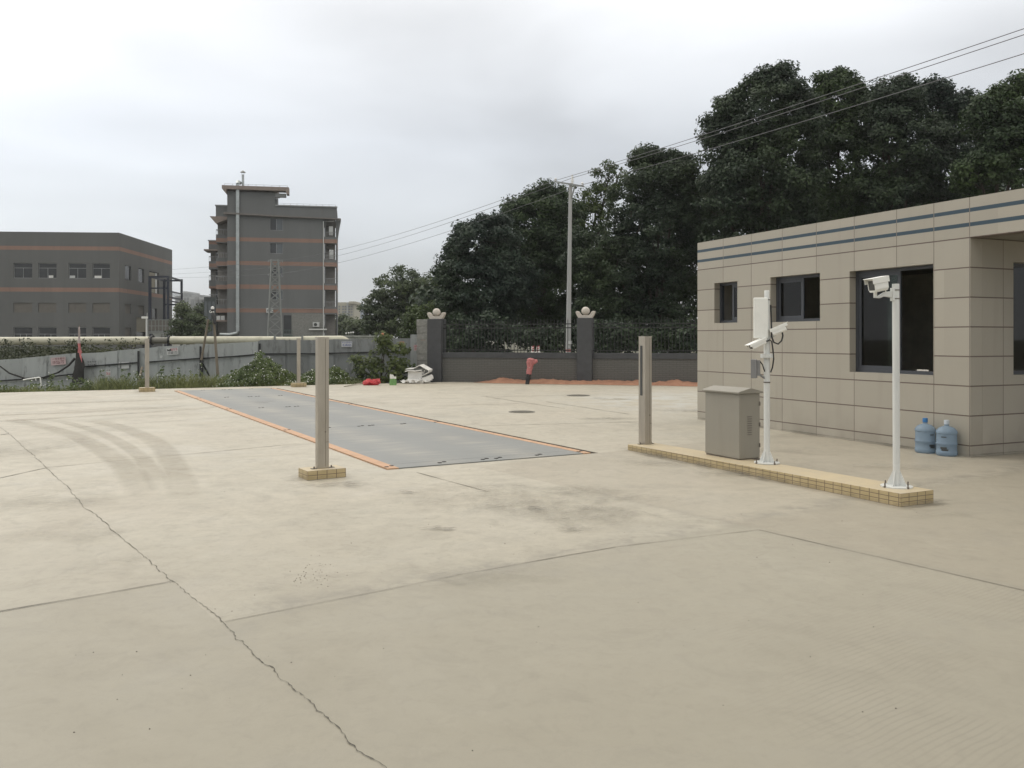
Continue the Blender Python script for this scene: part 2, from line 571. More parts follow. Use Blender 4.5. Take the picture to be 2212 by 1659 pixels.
def small_tile_mat(name, px, pz, ox, oz):
    t = NT(name)
    v = t.coords()
    sep = t.n('ShaderNodeSeparateXYZ')
    t.l(v, sep.inputs[0])
    x, y, z = sep.outputs

    def per(c, p, o, w):
        f = t.math('ABSOLUTE', t.math('SUBTRACT', t.math('FLOORED_MODULO', t.math('ADD', c, o), p), p / 2))
        return t.math('GREATER_THAN', f, p / 2 - w)
    geo = t.n('ShaderNodeNewGeometry')
    ns = t.n('ShaderNodeSeparateXYZ')
    vt = t.n('ShaderNodeVectorTransform', vector_type='NORMAL', convert_from='WORLD', convert_to='OBJECT')
    t.l(geo.outputs['True Normal'], vt.inputs[0])
    t.l(vt.outputs[0], ns.inputs[0])
    top = t.math('GREATER_THAN', t.math('ABSOLUTE', ns.outputs[2]), 0.7)
    isx = t.math('GREATER_THAN', t.math('ABSOLUTE', ns.outputs[0]), 0.7)
    horiz = t.mix(isx, per(x, px, ox, 0.0045), per(y, px, ox, 0.0045))
    m = t.math('MAXIMUM', horiz, per(z, pz, oz, 0.0035))
    m = t.math('MULTIPLY', m, t.math('SUBTRACT', 1.0, top))
    n = t.noise(v, 7, 5)
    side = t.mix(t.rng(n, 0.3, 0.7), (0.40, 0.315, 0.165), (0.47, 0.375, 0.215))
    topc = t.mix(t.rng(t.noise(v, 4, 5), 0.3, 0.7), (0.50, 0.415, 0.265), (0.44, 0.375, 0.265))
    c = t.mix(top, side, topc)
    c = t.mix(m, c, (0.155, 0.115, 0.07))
    c = t.mix(t.rng(t.noise(v, 16, 5, 0.7), 0.58, 0.8, 0, 0.5), c, (0.2, 0.165, 0.11))
    return t.fin(c, 0.5)


def brick_mat():
    t = NT('grey_brick_face')
    v = t.coords()
    sep = t.n('ShaderNodeSeparateXYZ')
    t.l(v, sep.inputs[0])
    cv = t.n('ShaderNodeCombineXYZ')
    t.l(sep.outputs[0], cv.inputs[0])
    t.l(sep.outputs[2], cv.inputs[1])
    b = t.n('ShaderNodeTexBrick')
    t.l(cv.outputs[0], b.inputs['Vector'])
    b.inputs['Color1'].default_value = (0.115, 0.113, 0.104, 1)
    b.inputs['Color2'].default_value = (0.105, 0.104, 0.096, 1)
    b.inputs['Mortar'].default_value = (0.06, 0.058, 0.054, 1)
    b.inputs['Scale'].default_value = 1
    b.inputs['Mortar Size'].default_value = 0.006
    b.inputs['Brick Width'].default_value = 0.24
    b.inputs['Row Height'].default_value = 0.065
    c = t.mix(t.rng(t.noise(v, 1.2, 5), 0.35, 0.7, 0, 0.3), b.outputs[0], (0.09, 0.09, 0.083))
    return t.fin(c, 0.85)


def facade_mat(name, c, band, bands, xlim=None):
    t = NT(name)
    v = t.coords()
    sep = t.n('ShaderNodeSeparateXYZ')
    t.l(v, sep.inputs[0])
    n = t.noise(t.scale(v, 1, 1, 0.25), 0.35, 5)
    col = t.mix(t.rng(n, 0.3, 0.7), tuple(x * 0.92 for x in c), tuple(x * 1.08 for x in c))
    acc = None
    for z0, z1 in bands:
        q = t.math('COMPARE', sep.outputs[2], (z0 + z1) / 2, (z1 - z0) / 2)
        acc = q if acc is None else t.math('MAXIMUM', acc, q)
    bc = t.mix(t.rng(n, 0.3, 0.7), tuple(x * 0.9 for x in band), tuple(x * 1.1 for x in band))
    if acc is not None:
        col = t.mix(acc, col, bc)
    st = t.noise(t.scale(v, 1, 1, 0.05), 1.1, 5, 0.65)
    col = t.mix(t.rng(st, 0.52, 0.74, 0, 0.30), col, tuple(x * 0.72 for x in c))
    tl = t.noise(v, 14, 2)
    col = t.mix(t.rng(tl, 0.4, 0.7, 0, 0.12), col, tuple(x * 0.7 for x in c))
    return t.fin(col, 0.75)


def fence_sheet_mat(k=1.0):
    t = NT('galvanised_fence_sheet')
    v = t.coords()
    oi = t.n('ShaderNodeObjectInfo')
    n = t.noise(t.scale(v, 1, 1, 0.2), 2.0, 6, 0.65)
    c = t.mix(t.rng(n, 0.3, 0.7), tuple(x * k for x in (0.215, 0.228, 0.225)), tuple(x * k for x in (0.285, 0.300, 0.295)))
    c = t.mix(t.rng(oi.outputs['Random'], 0, 1, 0, 0.35), c, tuple(x * k for x in (0.34, 0.355, 0.35)))
    n2 = t.noise(t.scale(v, 1.5, 1.5, 0.5), 2.6, 5, 0.7)
    c = t.mix(t.rng(n2, 0.54, 0.72, 0, 0.75), c, (0.085, 0.085, 0.08))
    n3 = t.noise(v, 5, 5, 0.7)
    c = t.mix(t.rng(n3, 0.66, 0.78, 0, 0.4), c, (0.2, 0.13, 0.08))
    return t.fin(c, 0.55, 0.25)


def leaf_mat(name, c1, c2, trans=0.18, rough=0.55):
    t = NT(name)
    geo = t.n('ShaderNodeNewGeometry')
    v = t.coords()
    r = geo.outputs['Random Per Island']
    col = t.mix(r, c1, c2)
    n = t.noise(v, 0.35, 3)
    col = t.mix(t.rng(n, 0.42, 0.68, 0, 0.75), col, tuple(x * y for x, y in zip(c2, (1.35, 1.3, 0.9))))
    nb = t.noise(v, 1.1, 2)
    col = t.mix(t.rng(nb, 0.5, 0.3, 0, 0.5), col, tuple(x * 0.6 for x in c1))
    out = t.t.nodes['Material Output']
    tr = t.n('ShaderNodeBsdfTranslucent')
    t.l(t.mix(0.5, col, tuple(min(1, x * 1.5) for x in c2)), tr.inputs[0])
    ms = t.n('ShaderNodeMixShader')
    ms.inputs[0].default_value = trans
    t.fin(col, rough, spec=0.25)
    t.l(t.b.outputs[0], ms.inputs[1])
    t.l(tr.outputs[0], ms.inputs[2])
    t.l(ms.outputs[0], out.inputs[0])
    return t.m


def glass_mat():
    t = NT('office_window_glass')
    out = t.t.nodes['Material Output']
    fr = t.n('ShaderNodeFresnel')
    fr.inputs[0].default_value = 1.5
    gl = t.n('ShaderNodeBsdfGlossy')
    gl.inputs['Roughness'].default_value = 0.02
    tp = t.n('ShaderNodeBsdfTransparent')
    tp.inputs[0].default_value = (0.30, 0.36, 0.33, 1)
    ms = t.n('ShaderNodeMixShader')
    t.l(fr.outputs[0], ms.inputs[0])
    t.l(tp.outputs[0], ms.inputs[1])
    t.l(gl.outputs[0], ms.inputs[2])
    t.l(ms.outputs[0], out.inputs[0])
    return t.m


def bottle_mat():
    t = NT('blue_water_bottle_plastic')
    t.fin((0.36, 0.47, 0.58), 0.2)
    t.b.inputs['Transmission Weight'].default_value = 0.55
    t.b.inputs['IOR'].default_value = 1.2
    return t.m


def deck_mat():
    t = NT('scale_deck_paint')
    v = t.coords()
    n = t.noise(v, 0.5, 6, 0.6, 0.4)
    c = t.mix(t.rng(n, 0.3, 0.7), (0.205, 0.210, 0.203), (0.235, 0.240, 0.230))
    s = t.noise(t.scale(v, 1.0, 6.0, 1), 0.8, 5, 0.65)
    c = t.mix(t.rng(s, 0.55, 0.75, 0, 0.35), c, (0.40, 0.385, 0.345))
    d = t.noise(v, 3.0, 6, 0.7)
    c = t.mix(t.rng(d, 0.52, 0.75, 0, 0.35), c, (0.21, 0.205, 0.19))
    sp = t.n('ShaderNodeSeparateXYZ')
    t.l(v, sp.inputs[0])
    for x0 in (0.85, 2.05):
        lane = t.rng(t.math('ABSOLUTE', t.math('SUBTRACT', sp.outputs[0], x0)), 0.05, 0.42, 1, 0)
        c = t.mix(t.math('MULTIPLY', t.math('MULTIPLY', lane, t.rng(s, 0.38, 0.62)), 0.5), c, (0.37, 0.345, 0.295))
    r = t.noise(v, 8.0, 5, 0.7)
    c = t.mix(t.rng(r, 0.70, 0.78, 0, 0.35), c, (0.2, 0.15, 0.11))
    return t.fin(c, 0.55, spec=0.35)


def soil_mat():
    t = NT('soil_and_short_grass')
    v = t.coords()
    n = t.noise(v, 0.6, 6, 0.65)
    c = t.mix(t.rng(n, 0.35, 0.65), (0.045, 0.055, 0.025), (0.11, 0.095, 0.065))
    return t.fin(c, 0.95)


def sand_mat():
    t = NT('orange_sand')
    v = t.coords()
    n = t.noise(v, 3.0, 6, 0.7)
    c = t.mix(t.rng(n, 0.3, 0.7), (0.27, 0.135, 0.085), (0.40, 0.215, 0.135))
    t.bump(t.noise(v, 26, 4, 0.7), 0.7, 0.03)
    return t.fin(c, 0.95)


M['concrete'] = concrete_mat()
M['glass'] = glass_mat()
M['bottle'] = bottle_mat()
M['deck'] = deck_mat()
M['soil'] = soil_mat()
M['sand'] = sand_mat()
M['brick'] = brick_mat()
M['sheet'] = fence_sheet_mat(1.38)
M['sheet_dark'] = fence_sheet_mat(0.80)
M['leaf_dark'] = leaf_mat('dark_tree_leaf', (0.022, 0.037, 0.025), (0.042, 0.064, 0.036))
M['leaf_green'] = leaf_mat('green_tree_leaf', (0.024, 0.042, 0.022), (0.046, 0.074, 0.032))
M['leaf_blue'] = leaf_mat('bluish_tree_leaf', (0.021, 0.036, 0.029), (0.040, 0.062, 0.044))
M['leaf_mid'] = leaf_mat('mid_green_leaf', (0.036, 0.056, 0.024), (0.064, 0.092, 0.034))
M['leaf_far'] = leaf_mat('far_tree_leaf', (0.046, 0.066, 0.036), (0.076, 0.102, 0.052))
M['leaf_bush'] = leaf_mat('bush_leaf', (0.030, 0.046, 0.018), (0.090, 0.115, 0.040), 0.25)
M['leaf_weed'] = leaf_mat('weed_leaf', (0.058, 0.086, 0.038), (0.115, 0.150, 0.062), 0.25)
M['grass'] = leaf_mat('grass_blade', (0.095, 0.120, 0.050), (0.190, 0.205, 0.095), 0.25)
M['bank'] = leaf_mat('bank_weed_leaf', (0.028, 0.038, 0.022), (0.058, 0.066, 0.036), 0.2)
M['petal'] = mk('white_petal', (0.70, 0.70, 0.66), 0.6, var=0.05)

# ------------------------------------------------------------------ ground, slab, scale pit
E0, E1 = Vector((-15.2, 25.3, 0)), Vector((-2.8, 31.4, 0))
ED = (E1 - E0).normalized()
EN = Vector((-ED.y, ED.x, 0))


def sstep(a, b, x):
    t = min(1, max(0, (x - a) / (b - a)))
    return t * t * (3 - 2 * t)


def ground_h(x, y):
    q = (Vector((x, y, 0)) - E0).dot(EN)
    left = 1 - sstep(-6.5, -2.2, x)
    return -0.16 - left * sstep(0.1, 4.5, q) * 0.95 * sstep(-3.0, -12.0, x - 0.0) - left * sstep(0.1, 3.5, q) * 0.15


def build_ground():
    xs = [-3000, -900, -300, -140, -90] + list(np.arange(-70, 40.1, 2.0)) + [60, 120, 300, 900, 3000]
    ys = [-400, -60, -20] + list(np.arange(-10, 70.1, 2.0)) + [90, 130, 200, 400, 1200, 4500]
    m = MB()
    vs = [(x, y, ground_h(x, y)) for y in ys for x in xs]
    nx = len(xs)
    fs = [(j * nx + i, j * nx + i + 1, (j + 1) * nx + i + 1, (j + 1) * nx + i) for j in range(len(ys) - 1) for i in range(nx - 1)]
    m.add(vs, fs)
    # cells under the concrete are not needed but stay below it
    tag(m.build('ground', M['soil'], smooth=True), kind='structure')


build_ground()

SA = R(29.4)
SV = Vector((-math.sin(SA), math.cos(SA), 0))      # along the scale, away from the camera
SU = Vector((math.cos(SA), math.sin(SA), 0))       # across it, to the right
S0 = Vector((-1.519, 10.39, 0))                     # near left corner
SL, SW = 18.0, 3.0
GAP = 0.14


def build_slab():
    m = MB()
    E2 = E1 + ED * 2.2
    outer = [Vector((-60, -12, 0)), Vector((45, -12, 0)), Vector((45, 22, 0)), Vector((12, 32.0, 0)), Vector((4, 33.5, 0)), E2, E1, E0, E0 - ED * 50]
    a = S0 - SU * 0.015 - SV * 0.008
    hole = [a, a + SU * (SW + 0.015 + GAP), a + SU * (SW + 0.015 + GAP) + SV * (SL + 0.03), a + SV * (SL + 0.03)]
    bm = bmesh.new()
    ov = [bm.verts.new(p) for p in outer]
    hv = [bm.verts.new(p) for p in hole]
    for L in (ov, hv):
        for i in range(len(L)):
            bm.edges.new((L[i], L[(i + 1) % len(L)]))
    bmesh.ops.triangle_fill(bm, edges=bm.edges[:], use_beauty=True, use_dissolve=False)
    # drop triangles inside the pit
    for f in list(bm.faces):
        c = f.calc_center_median() - S0
        u, v = c.dot(SU), c.dot(SV)
        if 0 < u < SW + GAP - 0.02 and 0 < v < SL:
            bm.faces.remove(f)
    # edge skirts
    for L, dz in ((ov, -0.22), (hv, -0.5)):
        low = [bm.verts.new(v.co + Vector((0, 0, dz))) for v in L]
        for i in range(len(L)):
            j = (i + 1) % len(L)
            bm.faces.new((L[i], L[j], low[j], low[i]))
    bmesh.ops.recalc_face_normals(bm, faces=bm.faces)
    for f in bm.faces:
        if abs(f.normal.z) > 0.9 and f.normal.z < 0:
            f.normal_flip()
    me = bpy.data.meshes.new('yard_pavement')
    bm.to_mesh(me)
    bm.free()
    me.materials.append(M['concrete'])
    o = bpy.data.objects.new('pavement', me)
    COL.objects.link(o)
    tag(o, kind='structure')


build_slab()


def strip(name, pts, w, mat, z=0.004, jag=0.0, sub=0.12, kind='structure', wj=0.35):
    """a thin sheet following ground points, with a ragged edge"""
    pts = [Vector((p[0], p[1], 0)) for p in pts]
    dense = []
    for a, b in zip(pts[:-1], pts[1:]):
        n = max(1, int((b - a).length / sub))
        dense += [a.lerp(b, i / n) for i in range(n)]
    dense.append(pts[-1])
    vs, off = [], 0.0
    for i, p in enumerate(dense):
        t = (dense[min(i + 1, len(dense) - 1)] - dense[max(0, i - 1)]).normalized()
        nn = Vector((-t.y, t.x, 0))
        off = off * 0.6 + random.uniform(-1, 1) * jag
        ww = w * (1 + random.uniform(-wj, wj))
        c = p + nn * off
        vs += [c + nn * ww / 2 + Vector((0, 0, z)), c - nn * ww / 2 + Vector((0, 0, z))]
    m = MB()
    m.add(vs, [(2 * i, 2 * i + 1, 2 * i + 3, 2 * i + 2) for i in range(len(dense) - 1)])
    return tag(m.build(name, mat), kind=kind)


M['crack'] = mk('crack_dark', (0.085, 0.078, 0.062), 0.9, var=0.4, scale=4)
M['joint'] = mk('joint_dark', (0.15, 0.137, 0.108), 0.9, var=0.35, scale=3)
ck = [(-40, 889), (0, 922), (20, 938), (91, 1001), (147, 1053), (186, 1097), (230, 1132), (262, 1163), (313, 1204), (373, 1257), (430, 1302), (484, 1345), (503, 1368), (508, 1382), (524, 1386), (540, 1408), (556, 1422), (587, 1442), (600, 1462), (623, 1480), (655, 1504), (705, 1552), (742, 1588), (775, 1622), (830, 1659), (880, 1700)]
cg = [G(x, y) for x, y in ck]
strip('pavement_crack', cg[:9], 0.0045, M['crack'], 0.004, 0.010, 0.06, wj=0.6)
strip('pavement_crack', cg[8:], 0.0036, M['crack'], 0.004, 0.007, 0.022, wj=0.8)
for a, b, w, mt in (((-30, 1327), (373, 1257), 0.008, 'crack'), ((0, 1033), (104, 1010), 0.015, 'joint'), ((104, 1010), (640, 959), 0.013, 'joint'),
                    ((0, 940), (18, 937), 0.018, 'joint'), ((120, 926), (560, 898), 0.012, 'joint'), ((1640, 1145), (2300, 1296), 0.008, 'joint'), ((486, 1344), (1000, 1241), 0.005, 'joint'), ((1000, 1241), (1330, 1182), 0.006, 'joint'), ((1330, 1182), (1640, 1145), 0.005, 'joint'),
                    ((0, 893), (330, 880), 0.02, 'joint'), ((900, 1021), (1060, 1064), 0.010, 'joint'),
                    ((1037, 920), (1400, 911), 0.018, 'joint'), ((1050, 857), (1220, 883), 0.02, 'joint'), ((930, 877), (1120, 872), 0.022, 'joint'), ((1035, 856), (1220, 855), 0.03, 'joint'),
                    ((1180, 868), (1360, 895), 0.02, 'joint')):
    strip('pavement_joint', [G(*a), G(*b)], w, M[mt], 0.005 if mt == 'crack' else 0.0045, 0.004, 0.2, wj=0.5)


def fade_mat(name, c, dens, even=False):
    """thin deposit lying on the slab, broken up by noise"""
    t = NT(name)
    v = t.coords()
    uv = t.n('ShaderNodeAttribute', attribute_name='edge')
    n = t.noise(v, 1.3, 5, 0.65)
    n2 = t.noise(v, 7, 6, 0.75, 1.0)
    f = t.math('MULTIPLY', t.math('MULTIPLY', uv.outputs['Fac'], t.rng(n, 0.36, 0.62)), t.rng(n2, 0.36, 0.62, 0.15, 1.0))
    if even:
        f = t.math('MULTIPLY', uv.outputs['Fac'], t.rng(n, 0.30, 0.60, 0.45, 1.0))
    f = t.math('MULTIPLY', f, dens)
    out = t.t.nodes['Material Output']
    t.fin(c, 0.8)
    tp = t.n('ShaderNodeBsdfTransparent')
    ms = t.n('ShaderNodeMixShader')
    t.l(f, ms.inputs[0])
    t.l(tp.outputs[0], ms.inputs[1])
    t.l(t.b.outputs[0], ms.inputs[2])
    t.l(ms.outputs[0], out.inputs[0])
    return t.m


M['tyre'] = fade_mat('tyre_dust', (0.300, 0.266, 0.210), 0.20, True)
M['damp'] = fade_mat('damp_patch', (0.25, 0.233, 0.195), 0.30)
M['damp_dark'] = fade_mat('wet_puddle_edge', (0.15, 0.14, 0.118), 0.6)


def soft_strip(name, pts, w, mat, z):
    pts = [Vector((p[0], p[1], 0)) for p in pts]
    # smooth
    for _ in range(3):
        q = [pts[0]]
        for a, b in zip(pts[:-1], pts[1:]):
            q += [a.lerp(b, 0.25), a.lerp(b, 0.75)]
        pts = q + [pts[-1]]
    vs, ed = [], []
    n = len(pts)
    for i, p in enumerate(pts):
        t = (pts[min(i + 1, n - 1)] - pts[max(0, i - 1)]).normalized()
        nn = Vector((-t.y, t.x, 0))
        e = min(1, i / (n * 0.15), (n - 1 - i) / (n * 0.25))
        for k, s in ((-1, 0), (-0.6, 1), (0.6, 1), (1, 0)):
            vs.append(p + nn * k * w / 2 + Vector((0, 0, z)))
            ed.append(s * e)
    fs = [(4 * i + k, 4 * i + k + 1, 4 * i + k + 5, 4 * i + k + 4) for i in range(n - 1) for k in range(3)]
    m = MB()
    m.add(vs, fs)
    o = m.build(name, mat)
    at = o.data.attributes.new('edge', 'FLOAT', 'POINT')
    at.data.foreach_set('value', ed)
    return tag(o, kind='structure')


def soft_blob(name, c, rx, ry, mat, z, rot=0.0):
    n = 40
    vs, ed = [Vector((c[0], c[1], z))], [1.0]
    for ring, e in ((0.55, 1.0), (1.0, 0.0)):
        for k in range(n):
            a = 2 * math.pi * k / n
            rr = ring * (1 + 0.22 * math.sin(3 * a + c[0]) + 0.12 * math.sin(7 * a + c[1]))
            x, y = rx * rr * math.cos(a), ry * rr * math.sin(a)
            vs.append(Vector((c[0] + x * math.cos(rot) - y * math.sin(rot), c[1] + x * math.sin(rot) + y * math.cos(rot), z)))
            ed.append(e)
    fs = [(0, 1 + k, 1 + (k + 1) % n) for k in range(n)]
    fs += [(1 + k, 1 + n + k, 1 + n + (k + 1) % n, 1 + (k + 1) % n) for k in range(n)]
    m = MB()
    m.add(vs, fs)
    o = m.build(name, mat)
    at = o.data.attributes.new('edge', 'FLOAT', 'POINT')
    at.data.foreach_set('value', ed)
    return tag(o, kind='structure')


zz = 0.008
for pts, w in (([(20, 905), (79, 918), (159, 938), (238, 981), (286, 1025), (310, 1075)], 0.38),
               ([(120, 908), (200, 928), (270, 960), (320, 1000), (345, 1060)], 0.26),
               ([(200, 908), (274, 926), (337, 954), (365, 982), (389, 1033), (400, 1080)], 0.38),
               ([(-20, 898), (200, 890), (420, 876)], 0.5), ([(-20, 912), (220, 898), (470, 880)], 0.35), ([(-20, 876), (250, 868), (400, 862)], 0.5)):
    zz += 0.0008
    soft_strip('tyre_mark', [G(x, y) for x, y in pts], w, M['tyre'], zz)
zz = 0.014
for (x, y, rx, ry, mt) in ((1120, 1080, 1.5, 0.9, 'damp'), (1260, 1100, 1.1, 0.7, 'damp'), (1330, 1120, 1.0, 0.5, 'damp'), (1145, 1060, 0.9, 0.5, 'damp'),
                           (1255, 1143, 0.16, 0.14, 'damp_dark'), (1225, 1147, 0.10, 0.09, 'damp_dark'), (1165, 1101, 0.22, 0.12, 'damp_dark'), (935, 1143, 0.10, 0.07, 'damp_dark'), (965, 1145, 0.09, 0.05, 'damp_dark'),
                           (877, 1065, 0.10, 0.05, 'damp_dark'), (1248, 854.5, 0.6, 0.45, 'damp_dark'), (1308, 905, 0.7, 0.25, 'damp_dark'), (1475, 888, 0.8, 0.3, 'damp_dark'), (1335, 863, 0.5, 0.3, 'damp_dark'), (1293, 861, 0.3, 0.2, 'damp_dark'),
                           (735, 1048, 0.35, 0.25, 'damp_dark'), (690, 1046, 0.4, 0.3, 'damp'), (1010, 917, 0.35, 0.15, 'damp'), (40, 970, 0.9, 1.2, 'damp'), (110, 1080, 0.6, 0.9, 'damp'), (140, 1150, 0.5, 0.5, 'damp'), (230, 1225, 0.3, 0.3, 'damp'),
                           (680, 1262, 0.5, 0.18, 'damp'), (1020, 1245, 0.6, 0.25, 'damp'), (560, 870, 0.4, 0.5, 'damp'), (770, 870, 1.6, 0.4, 'damp'), (1440, 1003, 0.9, 0.25, 'damp'), (1560, 1025, 0.7, 0.25, 'damp'), (2030, 1110, 0.3, 0.2, 'damp'), (1690, 975, 0.8, 0.5, 'damp'), (1960, 1010, 0.7, 0.3, 'damp')):
    zz += 0.0004
    soft_blob('damp_stain', G(x, y), rx, ry, M[mt], zz, random.uniform(-0.4, 0.4))


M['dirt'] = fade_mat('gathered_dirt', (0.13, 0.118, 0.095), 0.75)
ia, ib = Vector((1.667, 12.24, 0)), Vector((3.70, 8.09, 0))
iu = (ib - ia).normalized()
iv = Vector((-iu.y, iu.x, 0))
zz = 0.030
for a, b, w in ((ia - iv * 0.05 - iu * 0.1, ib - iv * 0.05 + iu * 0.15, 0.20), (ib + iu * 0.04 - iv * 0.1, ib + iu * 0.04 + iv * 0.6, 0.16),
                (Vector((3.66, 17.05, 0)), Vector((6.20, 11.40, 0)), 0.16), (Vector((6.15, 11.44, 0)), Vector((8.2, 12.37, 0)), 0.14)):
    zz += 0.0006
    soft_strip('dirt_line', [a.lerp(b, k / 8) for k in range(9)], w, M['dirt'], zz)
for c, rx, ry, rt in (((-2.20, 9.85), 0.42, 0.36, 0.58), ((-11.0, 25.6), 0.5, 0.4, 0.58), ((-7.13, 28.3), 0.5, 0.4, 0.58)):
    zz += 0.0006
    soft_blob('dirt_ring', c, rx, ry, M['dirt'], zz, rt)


# scattered pebbles: one mass of grit
def build_grit():
    m = MB()
    spots = [(676, 1240, 60, 34, 60), (1500, 1300, 700, 260, 26), (400, 1480, 380, 150, 16), (900, 1120, 420, 90, 26), (1900, 1250, 300, 200, 10)]
    for cx, cy, rx, ry, n in spots:
        for _ in range(n):
            p = G(cx + random.gauss(0, 0.5) * rx, max(880, cy + random.gauss(0, 0.5) * ry))
            r = random.uniform(0.0015, 0.0042)
            m.lathe([(r * 0.8, 0), (r, r * 0.4), (r * 0.5, r * 0.9)], 6, Matrix.Translation(p))
    tag(m.build('grit', M['dark_stone']), kind='stuff')


build_grit()


# ------------------------------------------------------------------ truck scale
def build_scale():
    t = thing('truck_scale', 'long grey steel truck scale deck with orange edge strips set flush in the concrete', 'truck scale')
    Ms = frame(S0, SU)         # local x across, y along, z up
    t.matrix_world = Ms
    zt = 0.012
    seg = [0.0, 0.32, 5.04, 10.1, 14.1, SL]
    OW = 0.15
    OR = 0.125
    for a, b in zip(seg[:-1], seg[1:]):
        m = MB().box(OW, SW - OR, a + 0.004, b - 0.004, -0.2, zt)
        m.build('deck_plate', M['deck'], t)
    for x0, x1 in ((0.0, OW - 0.004), (SW - OR + 0.004, SW)):
        MB().box(x0, x1, 0, SL, -0.22, zt + 0.002).build('edge_strip', M['orange_strip'], t)
    MB().box(SW + GAP - 0.010, SW + GAP - 0.001, 0, SL, -0.38, -0.004).build('side_gap_lip', M['pit'], t)
    MB().box(-0.02, SW + GAP, 0, SL, -0.45, -0.4).build('pit_floor', M['pit'], t)
    slot = None
    for y in (0.16, 5.04, 10.1, 14.1, 17.8):
        for x in (0.08, 0.80, 1.42, 1.62, 2.25, SW - 0.065):
            q = MB()
            q.box(x - 0.065, x - 0.020, y - 0.05, y - 0.005, zt + 0.001, zt + 0.007)
            q.box(x + 0.020, x + 0.065, y + 0.005, y + 0.05, zt + 0.001, zt + 0.007)
            q.build('lifting_slot', M['slot'], t)


build_scale()


def build_manhole(px, py, r, label, group):
    c = G(px, py)
    t = thing('manhole_cover', label, 'manhole cover', c, 0.3, group)
    MB().lathe([(r, 0.0), (r, 0.010), (r - 0.03, 0.012), (r - 0.035, 0.008), (0.01, 0.008)], 40).build('rim', M['manhole'], t)
    m = MB()
    for i in range(-4, 5):
        hw = math.sqrt(max(0, (r - 0.05) ** 2 - (i * 0.06) ** 2))
        m.box(-hw, hw, i * 0.06 - 0.012, i * 0.06 + 0.012, 0.009, 0.013)
    m.build('ribbing', M['manhole'], t)


build_manhole(1127, 890, 0.29, 'round iron manhole cover nearer the scale in the concrete yard', 'manhole covers')
build_manhole(1249, 854.5, 0.33, 'dark manhole cover lying farther off towards the brick wall', 'manhole covers')


# ------------------------------------------------------------------ sensor posts
def build_post(base, rz, w, d, ztop, ped, label, slot_side=None, far=False):
    """infrared sensor post; local x across scale"""
    t = thing('sensor_post', label, 'post', base, rz, 'steel sensor posts at the truck scale')
    z0 = 0.0
    if ped:
        pw, pd, ph = ped
        z0 = ph
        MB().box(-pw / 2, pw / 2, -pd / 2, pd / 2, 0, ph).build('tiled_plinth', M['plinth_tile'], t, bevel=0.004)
    m = MB()
    m.box(-w / 2, w / 2, -d / 2, d / 2, z0, ztop - 0.008)
    m.build('post_body', M['steel'], t, bevel=0.006)
    m = MB()
    m.box(-w / 2 - 0.003, w / 2 + 0.003, -d / 2 - 0.003, d / 2 + 0.003, ztop - 0.008, ztop)
    m.build('top_cap', M['steel'], t, bevel=0.002)
    if not far:
        # folded front plate with a seam, small lock
        m = MB()
        m.box(w * 0.17, w * 0.17 + 0.004, -d / 2 - 0.002, -d / 2 + 0.001, z0 + 0.02, ztop - 0.02)
        m.box(w * 0.17, w / 2, -d / 2 - 0.002, -d / 2 + 0.001, z0 + 0.30, z0 + 0.304)
        m.build('seam', M['bolt'], t)
        m = MB()
        m.lathe([(0.008, 0), (0.008, 0.006)], 10, Matrix.Translation((w * 0.17, -d / 2 - 0.001, z0 + 0.42)) @ Matrix.Rotation(R(90), 4, 'X'))
        m.build('lock', M['bolt'], t, smooth=True)
        for sx in (-1, 1):
            m = MB()
            M4 = Matrix.Translation((sx * (w / 2 + 0.035), -0.02, z0))
            m.box(-0.035, 0.03, -0.03, 0.03, 0, 0.006, M4)
            m.lathe([(0.009, 0.006), (0.009, 0.026)], 8, M4)
            m.build('anchor_foot', M['bolt'], t)
    if slot_side:
        m = MB()
        sx, a, b = slot_side
        x = sx * w / 2
        m.box(x - 0.004, x + 0.004, -d * 0.10, d * 0.22, a, b)
        m.build('sensor_window', M['steel_dark'], t)
    return t


M['plinth_tile'] = small_tile_mat('plinth_tile', 0.114, 0.0525, 0.0, 0.0)
u35 = R(33)
pb = Vector((-2.200, 9.85, 0))
build_post(pb, u35, 0.137, 0.082, 1.62, (0.46, 0.31, 0.105), 'nearest steel sensor post on a tiled plinth left of the grey scale')
c2 = G(313, 846.5) + Vector((0, 0.15, 0))
build_post(c2, u35, 0.118, 0.07, 1.60, (0.42, 0.29, 0.125), 'farthest left steel sensor post by the pale fence and weeds', far=True)
c3 = G(642.6, 836) + Vector((0, 0.15, 0))
build_post(c3, u35, 0.112, 0.07, 1.62, (0.44, 0.30, 0.13), 'far steel sensor post beyond the scale, behind the nearest post', far=True)

# ------------------------------------------------------------------ tiled island with its poles and cabinet
IA, IB = Vector((1.667, 12.24, 0)), Vector((3.70, 8.09, 0))
IDV = (IB - IA)
IL = IDV.length
IW = 0.46


MI = frame(IA, IDV)          # local x from the far to the near end, y towards the office


def izt(x):
    return 0.080 + 0.046 * x / IL


def build_island():
    t = thing('tiled_island', 'long low island faced in small yellow tiles beside the office', 'kerb')
    t.matrix_world = MI
    m = MB()
    n = 20
    vs, fs = [], []
    for i in range(n + 1):
        x = IL * i / n
        vs += [(x, 0, -0.02), (x, IW, -0.02), (x, IW, izt(x)), (x, 0, izt(x))]
    for i in range(n):
        for k in range(4):
            fs.append((4 * i + k, 4 * i + (k + 1) % 4, 4 * i + 4 + (k + 1) % 4, 4 * i + 4 + k))
    fs += [(0, 1, 2, 3), (4 * n + 3, 4 * n + 2, 4 * n + 1, 4 * n)]
    m.add(vs, fs)
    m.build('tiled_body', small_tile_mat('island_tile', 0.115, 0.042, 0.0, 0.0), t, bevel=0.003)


build_island()

